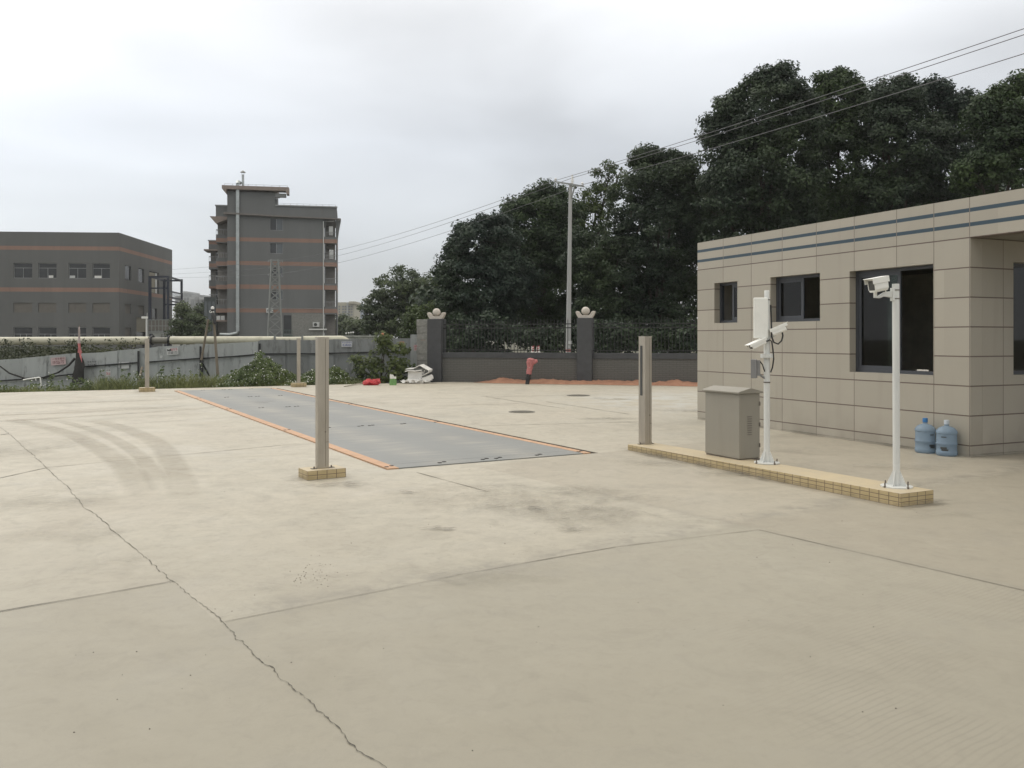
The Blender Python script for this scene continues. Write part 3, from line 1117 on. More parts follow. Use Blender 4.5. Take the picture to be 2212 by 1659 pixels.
# sensor post on the far end of the island
pc = G(1391, 960.0, 0.082) + Vector((0.03, 0.08, 0))
build_post(pc, R(26), 0.118, 0.165, 1.555, None, 'steel sensor post with a dark slot at the far end of the tiled island', (-1, 0.70, 1.42))


def build_cabinet():
    c = G(1597, 993.6, 0.105)
    ld = (IA - IB).normalized()              # towards the far end
    t = thing('electrical_cabinet', 'beige metal electrical cabinet with a pitched lid on the tiled island', 'cabinet')
    Mx = frame(c, ld)                        # x away, y?  z up
    ysgn = 1 if (Mx.to_3x3() @ Vector((0, 1, 0))).x > 0 else -1
    t.matrix_world = Mx
    L, W, Hc = 0.655, 0.33, 0.815
    y0, y1 = (0, W) if ysgn > 0 else (-W, 0)
    MB().box(0, L, y0, y1, 0.01, Hc).build('cabinet_body', M['cabinet'], t, bevel=0.006)
    MB().box(0.01, L - 0.01, y0 + 0.01, y1 - 0.01, -0.02, 0.01).build('plinth', M['bolt'], t)
    # pitched lid, ridge along the length
    m = MB()
    ym = (y0 + y1) / 2
    prof = [(y0 - 0.035, Hc + 0.002), (y0 - 0.035, Hc + 0.022), (ym, Hc + 0.070), (y1 + 0.035, Hc + 0.022), (y1 + 0.035, Hc + 0.002)]
    vs = [(-0.025, y, z) for y, z in prof] + [(L + 0.025, y, z) for y, z in prof]
    fs = [(0, 1, 2, 3, 4), (9, 8, 7, 6, 5)] + [(i, (i + 1) % 5, 5 + (i + 1) % 5, 5 + i) for i in range(5)]
    m.add(vs, fs)
    m.build('pitched_lid', M['cabinet'], t, bevel=0.003)
    # louvres on the near end
    m = MB()
    for k in range(9):
        z = 0.30 + 0.028 * k
        m.box(-0.004, 0.001, ym - 0.035, ym + 0.035, z, z + 0.008)
    m.build('louvre', M['cabinet_dark'], t)
    # door seam and hinges at the far edge of the end face
    yh = y1 - 0.004 if ysgn > 0 else y0 + 0.004
    for z in (0.14, 0.40, 0.66):
        MB().box(-0.008, 0.02, yh - 0.006, yh + 0.012, z, z + 0.05).build('hinge', M['bolt'], t)


build_cabinet()


def flange(t, r, mat_bolt=True):
    m = MB().lathe([(r, 0), (r, 0.012), (0.05, 0.014), (0.02, 0.014)], 28)
    m.build('base_plate', M['white_paint'], t)
    m = MB()
    for k in range(4):
        a = R(45 + 90 * k)
        M4 = Matrix.Rotation(a, 4, 'Z')
        m.prism([(0.03, 0.014), (0.10, 0.014), (0.035, 0.16)], -0.003, 0.003, M4)
    m.build('gusset', M['white_paint'], t)
    for k in range(4):
        a = R(90 * k + 20)
        M4 = Matrix.Translation((math.cos(a) * r * 0.98, math.sin(a) * r * 0.98, 0))
        q = MB().lathe([(0.013, 0.0), (0.013, 0.016), (0.007, 0.018), (0.007, 0.042)], 8, M4)
        q.build('anchor_bolt', M['bolt'], t)


def bullet_camera(parent, M4, L, W, Hh, lens=True):
    """x forward; a hooded box camera, its shade and bracket"""
    b = MB()
    prof = [(-W / 2, -Hh * 0.30), (-W * 0.34, -Hh / 2), (W * 0.34, -Hh / 2), (W / 2, -Hh * 0.30), (W / 2, Hh * 0.36), (W * 0.36, Hh / 2), (-W * 0.36, Hh / 2), (-W / 2, Hh * 0.36)]
    vs = [M4 @ Vector((x, y, z)) for x in (0, L) for y, z in prof]
    n = len(prof)
    b.add(vs, [tuple(range(n)), tuple(reversed(range(n, 2 * n)))] + [((i + 1) % n, i, n + i, n + (i + 1) % n) for i in range(n)])
    o = b.build('camera_body', M['white_plastic'], parent, bevel=0.004)
    h = MB()
    h.box(-0.015, L + 0.045, -W / 2 - 0.006, W / 2 + 0.006, Hh / 2 + 0.002, Hh / 2 + 0.007, M4)
    h.box(-0.015, L + 0.030, -W / 2 - 0.006, -W / 2 - 0.002, Hh * 0.12, Hh / 2 + 0.002, M4)
    h.box(-0.015, L + 0.030, W / 2 + 0.002, W / 2 + 0.006, Hh * 0.12, Hh / 2 + 0.002, M4)
    h.build('sun_hood', M['white_plastic'], parent, bevel=0.002)
    g = MB().box(L - 0.001, L + 0.003, -W * 0.36, W * 0.36, -Hh * 0.34, Hh * 0.36, M4)
    g.build('camera_glass', M['steel_dark'], parent)
    return o


def build_antenna_pole():
    c = G(1656.5, 1000, 0.108)
    t = thing('antenna_pole', 'white pole carrying a flat antenna panel and two bullet cameras', 'pole', c)
    hp = 2.075
    MB().tube([(0, 0, 0), (0, 0, hp - 0.09)], 0.036, 20).build('pole', M['white_paint'], t, smooth=True)
    MB().lathe([(0.030, hp - 0.09), (0.030, hp - 0.005), (0.026, hp)], 20).build('pole_cap', M['white_paint'], t, smooth=True)
    flange(t, 0.15)
    # flat panel antenna, held left of the pole, facing the scale
    s = Matrix.Rotation(R(-8), 4, 'Z')
    m = MB().box(-0.165, 0.002, -0.085, -0.046, 1.50, 1.985, s)
    m.build('antenna_panel', M['white_plastic'], t, bevel=0.010)
    for z in (1.62, 1.86):
        MB().box(-0.08, 0.0, -0.045, 0.0, z, z + 0.03, s).build('panel_bracket', M['white_paint'], t)
    # two bullet cameras
    a = Matrix.Translation((-0.03, -0.05, 1.475)) @ Matrix.Rotation(R(196), 4, 'Z') @ Matrix.Rotation(R(22), 4, 'Y') @ Matrix.Translation((0.02, 0, 0))
    bullet_camera(t, a, 0.195, 0.085, 0.070)
    b = Matrix.Translation((0.055, -0.03, 1.565)) @ Matrix.Rotation(R(-18), 4, 'Z') @ Matrix.Rotation(R(-24), 4, 'Y')
    bullet_camera(t, b, 0.17, 0.09, 0.085)
    m = MB().tube([(0.02, 0, 1.5), (0.08, -0.03, 1.53), (0.11, -0.04, 1.56)], 0.014, 8)
    m.tube([(-0.02, 0, 1.47), (-0.08, -0.05, 1.46)], 0.014, 8)
    m.build('camera_arm', M['white_paint'], t, smooth=True)
    # clamps
    for z in (1.955, 1.265, 0.965):
        w = 0.042 if z != 1.265 else 0.075
        MB().lathe([(w, z), (w, z + (0.012 if z != 1.265 else 0.045))], 20).build('clamp', M['bolt'] if z != 1.265 else M['white_paint'], t, smooth=True)
    # grey flash lamp
    s2 = Matrix.Translation((-0.145, -0.02, 0)) @ Matrix.Rotation(R(-24), 4, 'Z')
    m = MB().box(-0.050, 0.020, -0.03, 0.035, 1.02, 1.245, s2)
    m.build('flash_lamp', M['grey_box'], t, bevel=0.006)
    m = MB()
    m.box(0.021, 0.055, -0.012, 0.03, 1.05, 1.235, s2)
    m.bar((-0.09, -0.02, 1.06), (0, 0, 1.0), 0.02)
    m.build('lamp_bracket', M['grey_box'], t)
    # black cables
    m = MB().tube([(0.16, -0.055, 1.60), (0.175, -0.055, 1.53), (0.16, -0.055, 1.47), (0.12, -0.05, 1.43), (0.07, -0.045, 1.45), (0.045, -0.04, 1.52), (0.045, -0.03, 1.70), (0.040, -0.02, 1.9)], 0.010, 8)
    m.tube([(-0.10, -0.07, 1.455), (-0.04, -0.06, 1.45), (0.02, -0.05, 1.48), (0.045, -0.045, 1.46), (0.06, -0.045, 1.36), (0.07, -0.04, 1.25), (0.055, -0.04, 1.15), (0.036, -0.03, 1.09)], 0.009, 8)
    m.tube([(-0.09, -0.03, 1.22), (-0.06, -0.03, 1.18), (-0.032, -0.02, 1.10)], 0.007, 8)
    m.build('cable', M['black_rubber'], t, smooth=True)


build_antenna_pole()


def build_camera_pole():
    c = G(1938.6, 1052, 0.124) + Vector((0, 0.02, 0))
    t = thing('camera_pole', 'white pole with one security camera on the near end of the tiled island', 'camera pole', c, R(0))
    hp = 2.025
    MB().tube([(0, 0, 0), (-0.008, 0, hp)], 0.034, 20).build('pole', M['white_paint'], t, smooth=True)
    flange(t, 0.15)
    m = MB().prism([(-0.03, 1.885), (-0.13, 1.90), (-0.17, 1.882), (-0.225, 1.886), (-0.225, 1.898), (-0.19, 1.902), (-0.12, 1.945), (-0.03, 1.955)], -0.018, 0.018)
    m.build('camera_arm', M['white_paint'], t, bevel=0.004)
    MB().box(-0.052, -0.026, -0.03, 0.03, 1.855, 1.985).build('arm_plate', M['white_paint'], t, bevel=0.003)
    for z in (1.872, 1.958):
        MB().lathe([(0.038, z), (0.038, z + 0.010)], 20, Matrix.Translation((-0.007, 0, 0))).build('clamp', M['bolt'], t, smooth=True)
    MB().tube([(-0.212, 0, 1.897), (-0.212, 0, 1.95)], [0.016, 0.018], 14).build('swivel', M['white_plastic'], t, smooth=True)
    # camera: short, deep hooded body looking left and a little down
    a = Matrix.Translation((-0.120, 0.0, 2.030)) @ Matrix.Rotation(R(200), 4, 'Z') @ Matrix.Rotation(R(10), 4, 'Y')
    bullet_camera(t, a, 0.165, 0.105, 0.135)
    MB().tube([(-0.125, -0.01, 1.99), (-0.112, -0.012, 1.95), (-0.125, -0.01, 1.915), (-0.16, 0, 1.895)], 0.006, 8).build('cable', M['white_plastic'], t, smooth=True)


build_camera_pole()

# ------------------------------------------------------------------ office (weighbridge booth)
BA = Vector((3.71, 17.0, 0))
BD = Vector((0.412, -0.911, 0)).normalized()
BN = Vector((0.911, 0.412, 0)).normalized()      # into the office / to the right
BL, BH = 6.04, 3.517
ZS = [0.151 + 0.403 * k for k in range(8)]
STR = [(3.318, 3.372), (3.122, 3.176)]


def wall_with_holes(x0, x1, z0, z1, holes, th, inset_y0=0.0):
    """front at y=0, thickness th towards +y; includes reveals"""
    m = MB()
    xs = sorted({x0, x1, *[h[0] for h in holes], *[h[1] for h in holes]})
    zs = sorted({z0, z1, *[h[2] for h in holes], *[h[3] for h in holes]})

    def inside(cx, cz):
        return any(h[0] < cx < h[1] and h[2] < cz < h[3] for h in holes)
    for a, b in zip(xs[:-1], xs[1:]):
        for c, d in zip(zs[:-1], zs[1:]):
            if inside((a + b) / 2, (c + d) / 2):
                continue
            m.quad((a, 0, c), (b, 0, c), (b, 0, d), (a, 0, d))
            m.quad((a, th, c), (a, th, d), (b, th, d), (b, th, c))
    for a, b, c, d in holes:
        m.quad((a, 0, c), (a, th, c), (a, th, d), (a, 0, d))
        m.quad((b, 0, c), (b, 0, d), (b, th, d), (b, th, c))
        m.quad((a, 0, d), (a, th, d), (b, th, d), (b, 0, d))
        m.quad((a, 0, c), (b, 0, c), (b, th, c), (a, th, c))
    m.quad((x0, 0, z0), (x0, th, z0), (x0, th, z1), (x0, 0, z1))
    m.quad((x1, 0, z0), (x1, 0, z1), (x1, th, z1), (x1, th, z0))
    m.quad((x0, 0, z1), (x0, th, z1), (x1, th, z1), (x1, 0, z1))
    return m


def sliding_window(parent, M4, x0, x1, z0, z1, split, pane_left=True, depth=0.13):
    """frame + one glazed sash covering one side, other side open/dark"""
    fw = 0.05
    f = MB()
    y0, y1 = depth, depth + 0.07
    f.box(x0, x1, y0, y1, z0, z0 + fw, M4)
    f.box(x0, x1, y0, y1, z1 - fw, z1, M4)
    f.box(x0, x0 + fw, y0, y1, z0 + fw, z1 - fw, M4)
    f.box(x1 - fw, x1, y0, y1, z0 + fw, z1 - fw, M4)
    w = f.build('window', M['frame'], parent)
    sx0, sx1 = (x0 + fw, split) if pane_left else (split, x1 - fw)
    s = MB()
    b = 0.055
    ys0, ys1 = y0 + 0.010, y0 + 0.038
    s.box(sx0, sx1, ys0, ys1, z0 + fw, z0 + fw + b, M4)
    s.box(sx0, sx1, ys0, ys1, z1 - fw - b, z1 - fw, M4)
    s.box(sx0, sx0 + b, ys0, ys1, z0 + fw + b, z1 - fw - b, M4)
    s.box(sx1 - b, sx1, ys0, ys1, z0 + fw + b, z1 - fw - b, M4)
    s.build('sash', M['frame'], w)
    g = MB().box(sx0 + b - 0.002, sx1 - b + 0.002, ys0 + 0.010, ys0 + 0.016, z0 + fw + b - 0.002, z1 - fw - b + 0.002, M4)
    g.build('pane', M['glass'], w)
    return w


def build_office():
    t = thing('weighbridge_office', 'one storey office faced in beige stone tiles with two blue stripes', 'building')
    Mf = frame(BA, BD)               # x along the front towards the camera
    # y axis of Mf must point into the office
    t.matrix_world = Mf
    yin = Mf.to_3x3() @ Vector((0, 1, 0))
    assert yin.dot(BN) > 0.9, yin
    xs = [0.805 * k for k in range(1, 7)] + [5.47, 6.030, 6.84, 7.65, 8.45, 9.26, 10.06, 10.87]
    front_mat = tile_wall_mat('front_wall_tile', xs, ZS, STR)
    holes = [(0.534, 1.22, 1.905, 2.68), (2.116, 3.30, 1.895, 2.69), (3.93, 5.46, 1.08, 2.665)]
    th = 0.24
    wall_with_holes(0, BL, 0, 2.97, holes, th).build('front_wall', front_mat, t)
    # fascia: runs on past the corner as a canopy
    MB().box(0, 11.0, 0, th, 2.9705, BH).build('fascia', front_mat, t)
    # sides
    smat = tile_wall_mat('side_wall_tile', [0.142 - 0.142, 0.805, 1.61, 2.415, 3.22, 4.025, 4.83], ZS, [])
    # front-right side wall: its own local frame, x into the yard depth
    sw = wall_with_holes(0.142 + 0.0, 5.3, 0, 2.97, [(0.873 + 0.142, 2.9, 1.096, 2.675)], 0.24)
    o = sw.build('side_wall', smat, t)
    for v in o.data.vertices:
        if abs(v.co.x - 0.142) < 1e-6:
            v.co.x = 0.142 + 0.242
    Mside = frame(BA + BD * BL - BN * 0.142, BN)
    Msl = Mf.inverted() @ Mside
    o.matrix_local = Msl
    sg = 1
    # side window
    w = MB()
    dz = 0.13 * sg

    def sb(mm, x0, x1, z0, z1, ya, yb):
        mm.box(x0, x1, min(ya, yb) * 1, max(ya, yb), z0, z1, Msl)
    f = MB()
    a, b, c, d = 0.873 + 0.142, 2.9, 1.096, 2.675
    sb(f, a, b, c, c + 0.05, dz, dz + 0.07 * sg)
    sb(f, a, b, d - 0.05, d, dz, dz + 0.07 * sg)
    sb(f, a, a + 0.05, c + 0.05, d - 0.05, dz, dz + 0.07 * sg)
    sb(f, b - 0.05, b, c + 0.05, d - 0.05, dz, dz + 0.07 * sg)
    sb(f, (a + b) / 2 - 0.03, (a + b) / 2 + 0.03, c + 0.05, d - 0.05, dz, dz + 0.07 * sg)
    wo = f.build('window', M['frame'], t)
    g = MB()
    sb(g, a + 0.05, b - 0.05, c + 0.05, d - 0.05, dz + 0.03 * sg, dz + 0.036 * sg)
    g.build('pane', M['glass'], wo)
    # far end and back walls, roof, floor (plain)
    back = MB()
    back.box(0.002, 0.24, th + 0.001, 5.2, 0, 3.3)
    back.box(0.241, BL - 0.25, 4.96, 5.2, 0, 3.3)
    back.build('rear_wall', M['inner'], t)
    MB().box(0.003, 10.9, th + 0.002, 5.2, 2.975, 3.12).build('roof', M['cabinet'], t)
    MB().box(0.245, BL - 0.25, th + 0.002, 4.95, 0.02, 0.06).build('room_floor', M['inner'], t)
    par = MB()
    par.box(0.003, 0.2, th + 0.002, 5.2, 3.125, BH - 0.002)
    par.box(0.201, 10.9, 5.0, 5.2, 3.125, BH - 0.002)
    par.build('parapet', M['inner'], t)
    # canopy column further right, outside the picture but carrying the canopy
    MB().box(10.4, 10.8, 0.3, 0.7, 0, 2.97).build('canopy_column', M['cabinet'], t)
    I = Matrix.Identity(4)
    sliding_window(t, I, 0.534, 1.22, 1.905, 2.68, 0.90, False)
    sliding_window(t, I, 2.116, 3.30, 1.895, 2.69, 2.78, True)
    sliding_window(t, I, 3.93, 5.46, 1.08, 2.665, 4.78, True)
    # white paper by the open half of the big window
    MB().box(5.0, 5.2, 0.22, 0.236, 1.12, 1.15).build('window_sill', M['inner'], t)


build_office()


def build_bottle(px, py, label, cap, rz):
    c = G(px, py) + Vector((0, 0.10, 0.0))
    t = thing('water_bottle', label, 'water bottle', c, rz, 'blue water bottles by the office wall')
    r = 0.136
    prof = [(0.118, 0.0), (r - 0.004, 0.014), (r, 0.03), (r, 0.062), (r - 0.006, 0.070), (r - 0.006, 0.150), (r, 0.158), (r, 0.176), (r - 0.007, 0.186), (r - 0.007, 0.30), (r, 0.308), (r, 0.325), (r - 0.008, 0.345), (r - 0.035, 0.378), (0.062, 0.398), (0.034, 0.406), (0.029, 0.415), (0.029, 0.452)]
    MB().lathe(prof, 40).build('bottle_body', M['bottle'], t, smooth=True)
    MB().lathe([(0.034, 0.428), (0.034, 0.478), (0.030, 0.486)], 24).build('cap', cap, t, smooth=True)
    # printed mark towards the viewer
    m = MB()
    for (a0, a1, z0, z1) in ((-38, -8, 0.255, 0.268), (-42, -6, 0.10, 0.125), (-36, 2, 0.075, 0.098)):
        n = 8
        for k in range(n):
            p = [R(-90 + a0 + (a1 - a0) * q / n + 40) for q in (k, k + 1)]
            rr = r - 0.0045
            m.quad(*[(rr * math.cos(p[i]), rr * math.sin(p[i]), z) for i, z in ((0, z0), (1, z0), (1, z1), (0, z1))])
    m.build('printed_mark', M['steel_dark'], t)


M['cap_blue'] = mk('blue_cap', (0.03, 0.16, 0.38), 0.4)
M['cap_pale'] = mk('pale_cap', (0.45, 0.50, 0.55), 0.4)
build_bottle(2006, 979.5, 'blue water bottle with a blue cap, farther from the corner', M['cap_blue'], R(0))
build_bottle(2053, 986, 'blue water bottle with a pale cap, nearest the office corner', M['cap_pale'], R(-60))

# ------------------------------------------------------------------ brick and iron boundary wall
WA, WB = Vector((-2.83, 31.9, 0)), Vector((7.9, 28.9, 0))
WD = (WB - WA).normalized()
WL = 24.0


def wall_pt(s, off=0.0, z=0.0):
    n = Vector((-WD.y, WD.x, 0))      # away from the camera
    return WA + WD * s + n * off + Vector((0, 0, z))


def orn(t, c):
    """stone ball in a curved cradle"""
    m = MB()
    n = 10
    outer, inner = [], []
    for k in range(n + 1):
        u = -1 + 2 * k / n
        outer.append((u * 0.30 * (1 if abs(u) < 0.7 else 1.02), 0.0 + max(0, abs(u) - 0.62) ** 1.25 * 0.50))
    top = [(0.345, 0.235), (0.30, 0.255), (0.235, 0.235), (0.19, 0.165), (0.13, 0.105), (-0.13, 0.105), (-0.19, 0.165), (-0.235, 0.235), (-0.30, 0.255), (-0.345, 0.235)]
    bot = [(-0.34, 0.18), (-0.30, 0.09), (-0.245, 0.0), (0.245, 0.0), (0.30, 0.09), (0.34, 0.18)]
    m.prism(top + bot, -0.10, 0.10, c)
    o = m.build('cradle', M['stone'], t, bevel=0.012)
    s = MB()
    nn = 16
    s.lathe([(max(0.002, 0.15 * math.sin(math.pi * k / nn)), 0.105 + 0.15 - 0.15 * math.cos(math.pi * k / nn)) for k in range(nn + 1)], 24, c)
    s.build('stone_ball', M['stone'], t, smooth=True)


def build_pillar(s, label, extra=False):
    t = thing('gate_pillar', label, 'pillar', wall_pt(s), math.atan2(WD.y, WD.x), 'dark pillars topped with stone balls')
    MB().box(-0.27, 0.27, -0.27, 0.27, -0.2, 2.34).build('pillar_shaft', M['dark_grey_wall'], t, bevel=0.008)
    if extra:
        m = MB()
        for k in range(9):
            w = random.uniform(-0.02, 0.015)
            m.box(-0.72 + w, -0.272, -0.20, 0.26, 0.26 * k, 0.26 * k + 0.25)
        m.build('block_pier', M['block'], t, bevel=0.01)
    orn(t, Matrix.Translation((0, 0, 2.342)))


def build_wall():
    t = thing('boundary_wall', 'low grey brick wall with dark coping and black iron railings under the trees', 'wall')
    Mw = frame(WA, WD)
    t.matrix_world = Mw
    ps = [0.0, 5.67, 11.4, 17.1, 22.8]
    for a, b in zip(ps[:-1], ps[1:]):
        x0, x1 = a + 0.272, b - 0.272
        MB().box(x0, x1, -0.10, 0.10, -0.2, 0.895).build('brick_panel', M['brick'], t)
        MB().box(x0, x1, -0.135, 0.135, 0.896, 1.10).build('coping', M['dark_grey_wall'], t, bevel=0.006)
        m = MB()
        n = int((x1 - x0) / 0.125)
        for k in range(n + 1):
            x = x0 + (x1 - x0) * k / n
            m.box(x - 0.010, x + 0.010, -0.010, 0.010, 1.10, 2.24)
            m.add([(x - 0.014, -0.014, 2.24), (x + 0.014, -0.014, 2.24), (x + 0.014, 0.014, 2.24), (x - 0.014, 0.014, 2.24), (x, 0, 2.35)],
                  [(0, 1, 4), (1, 2, 4), (2, 3, 4), (3, 0, 4), (3, 2, 1, 0)])
        for z in (1.17, 1.98, 2.12):
            m.box(x0, x1, -0.017, 0.017, z, z + 0.035)
        m.build('iron_railing', M['iron'], t)


build_wall()
build_pillar(0.0, 'dark pillar with a stone ball beside the pile of white foam', True)
build_pillar(5.67, 'dark pillar with a stone ball in front of the concrete utility pole')
for s in (11.4, 17.1, 22.8):
    pass


def build_sand():
    m = MB()
    n, k = 150, 8
    vs, fs = [], []
    s0, s1 = 1.55, 11.0
    import mathutils.noise as mn
    for i in range(n + 1):
        s = s0 + (s1 - s0) * i / n
        e = sstep(0, 0.9, s - s0)
        hgt = (0.13 + 0.10 * mn.noise(Vector((s * 1.3, 0, 0))) + 0.05 * mn.noise(Vector((s * 5, 3, 0)))) * e + 0.004
        wd = (0.62 + 0.22 * mn.noise(Vector((s * 0.9, 7, 0)))) * (0.35 + 0.65 * e)
        for j in range(k + 1):
            u = j / k
            z = max(0.004, hgt * (1 - u ** 1.4) + 0.03 * mn.noise(Vector((s * 9, u * 5, 2))) * (1 - u) * e)
            vs.append(wall_pt(s, -0.102 - u * wd, z))
    for i in range(n):
        for j in range(k):
            fs.append((i * (k + 1) + j, i * (k + 1) + j + 1, (i + 1) * (k + 1) + j + 1, (i + 1) * (k + 1) + j))
    m.add(vs, fs)
    tag(m.build('sand', M['sand'], smooth=True), kind='stuff')


build_sand()


def build_hydrant():
    b = G(1139, 830.5) + Vector((0, 0.15, 0))
    t = thing('fire_hydrant', 'leaning fire hydrant wrapped in pink cloth before the low brick wall', 'hydrant', b)
    t.rotation_euler = (0, R(10), 0.4)
    t.scale = (0.86, 0.86, 0.96)
    MB().lathe([(0.085, -0.05), (0.085, 0.20), (0.12, 0.205), (0.12, 0.235), (0.085, 0.24), (0.095, 0.40)], 20).build('barrel', M['black_rubber'], t, smooth=True)
    m = MB()
    prof = [(0.105, 0.37), (0.115, 0.45), (0.10, 0.55), (0.11, 0.62), (0.125, 0.68), (0.14, 0.74), (0.165, 0.80), (0.155, 0.86), (0.17, 0.90), (0.12, 0.955), (0.05, 0.97)]
    m.lathe(prof, 22)
    m.v = [tuple(Vector(v) * (1 + 0.0) + Vector((random.uniform(-.014, .014), random.uniform(-.014, .014), random.uniform(-.01, .01)))) for v in m.v]
    m.build('wrapping', M['pink_wrap'], t, smooth=True)
    m = MB().tube([(0.0, -0.02, 0.83), (0.16, -0.06, 0.86), (0.24, -0.08, 0.91)], [0.10, 0.085, 0.06], 12)
    m.tube([(0.02, 0.0, 0.84), (-0.15, -0.08, 0.83)], [0.09, 0.07], 12)
    m.v = [tuple(Vector(v) + Vector((random.uniform(-.01, .01), random.uniform(-.01, .01), random.uniform(-.01, .01)))) for v in m.v]
    m.build('outlet', M['pink_wrap'], t, smooth=True)
    MB().lathe([(0.105, 0.60), (0.112, 0.605), (0.112, 0.62), (0.105, 0.625)], 16).build('tie_band', M['pale_cloth'], t)


build_hydrant()


def build_barriers():
    for k, (px, lab) in enumerate(((1151.5, 'red and white striped marker block, left of a pair behind the wall'), (1161.5, 'red and white striped marker block, right of a pair behind the wall'))):
        c = P(px, 762, 34.2)
        c.z = 0
        t = thing('striped_marker', lab, 'road marker', (c.x, c.y, -0.16), 0.1, 'striped road markers behind the wall')
        MB().box(-0.105, 0.105, -0.10, 0.10, 0, 1.24).build('base_block', M['white_plastic'], t)
        m = MB()
        m.prism([(-0.075 + 0.02 * k, 1.24), (0.06 + 0.02 * k, 1.24), (0.045 + 0.02 * k, 1.46), (-0.055 + 0.02 * k, 1.46)], -0.06, 0.06)
        m.build('horn', M['white_plastic'], t)
        q = MB()
        for z in (1.12, 1.25, 1.34, 1.42):
            w = 0.10 if z < 1.2 else 0.05
            q.prism([(-w, z), (w, z + 0.04), (w, z + 0.075), (-w, z + 0.035)], -0.103, -0.1005)
        q.build('red_band', M['red_white'], t)


build_barriers()


# ------------------------------------------------------------------ foliage
LEAVES = []


def leaf_mesh(name, C, N, size, mat, parent=None, wid=0.62, droop=0.25, rnd=0.8, kind=None, flat=0.35):
    """C centres, N outward directions: one leaf-shaped face pair each"""
    n = len(C)
    C = np.asarray(C, dtype=np.float64)
    N = np.asarray(N, dtype=np.float64)
    nr = N * (1 - flat) + np.array([0, 0, flat]) + rng.normal(0, rnd * 0.5, (n, 3))
    nr /= np.linalg.norm(nr, axis=1)[:, None] + 1e-9
    r = rng.normal(0, 1, (n, 3)) + N * 0.6 + np.array([0, 0, -droop])
    t = r - nr * np.sum(r * nr, axis=1)[:, None]
    t /= np.linalg.norm(t, axis=1)[:, None] + 1e-9
    b = np.cross(nr, t)
    L = size * rng.uniform(0.7, 1.3, n)[:, None]
    W = L * wid * rng.uniform(0.8, 1.2, n)[:, None]
    v = np.empty((n, 4, 3))
    v[:, 0] = C - t * L * 0.5
    v[:, 1] = C + b * W * 0.5 + nr * L * 0.06
    v[:, 2] = C + t * L * 0.5
    v[:, 3] = C - b * W * 0.5 + nr * L * 0.06
    me = bpy.data.meshes.new(name)
    me.vertices.add(4 * n)
    me.vertices.foreach_set('co', v.reshape(-1).astype(np.float32))
    me.loops.add(4 * n)
    me.loops.foreach_set('vertex_index', np.arange(4 * n, dtype=np.int32))
    me.polygons.add(n)
    me.polygons.foreach_set('loop_start', np.arange(0, 4 * n, 4, dtype=np.int32))
    try:
        me.polygons.foreach_set('loop_total', np.full(n, 4, dtype=np.int32))
    except Exception:
        pass
    me.update(calc_edges=True)
    me.validate()
    LEAVES.append(n)
    me.materials.append(mat)
    o = bpy.data.objects.new(name, me)
    COL.objects.link(o)
    if parent is not None:
        o.parent = parent
        o.matrix_parent_inverse = parent.matrix_world.inverted()
    if kind:
        tag(o, kind=kind)
    return o


def unit(n):
    d = rng.normal(0, 1, (n, 3))
    return d / np.linalg.norm(d, axis=1)[:, None]


def crown_points(lobes, Y, clump_r, per_clump, dens, depth=1.0, skip=0.12, tuft=0.0):
    """lobes in picture units -> leaf centres and outward directions in the world"""
    Cs, Ns = [], []
    for lb in lobes:
        cx, cy, rx, ry = lb[:4]
        dy = lb[4] if len(lb) > 4 else 0.0
        Yl = Y + dy
        c = np.array(P(cx, cy, Yl))
        R3 = np.array([rx / F * Yl, 0.5 * (rx + ry) / F * Yl * depth, ry / F * Yl])
        area = 4 * math.pi * (np.prod(R3) ** (2 / 3))
        n = max(14, int(area * dens)) if tuft else max(4, int(area * dens))
        d = unit(n)
        rad = 1 - np.abs(rng.normal(0, 0.14, n))
        rad = np.where(rng.random(n) < 0.30, rng.uniform(0.3, 0.9, n), rad)
        keep = rng.random(n) > skip
        # fewer on the side away from the camera
        keep &= ~((d[:, 1] > 0.35) & (rng.random(n) < 0.45))
        d, rad = d[keep], rad[keep]
        lump = 1 + 0.10 * np.sin(d[:, 0] * 5 + cx) * np.cos(d[:, 2] * 6 + cy)
        pc = c + d * R3 * (rad * lump)[:, None]
        cr = clump_r * rng.uniform(0.6, 1.35, len(pc))
        if tuft:
            # stray sprays that break the outline
            k = rng.random(len(pc)) < tuft
            pc[k] += d[k] * R3 * rng.uniform(0.04, 0.15, k.sum())[:, None]
            cr[k] *= 0.75
        m = np.maximum(6, (per_clump * (cr / clump_r) ** 2).astype(int))
        idx = np.repeat(np.arange(len(pc)), m)
        u = unit(len(idx))
        rr = rng.random(len(idx)) ** 0.45
        q = pc[idx] + u * (cr[idx] * rr)[:, None] * np.array([1.15, 1.15, 0.72])
        nn = u * 0.8 + d[idx] * 0.35
        nn /= np.linalg.norm(nn, axis=1)[:, None] + 1e-9
        Cs.append(q)
        Ns.append(nn)
    return np.concatenate(Cs), np.concatenate(Ns)


TREE_GROUP = 'trees beyond the wall and fence'


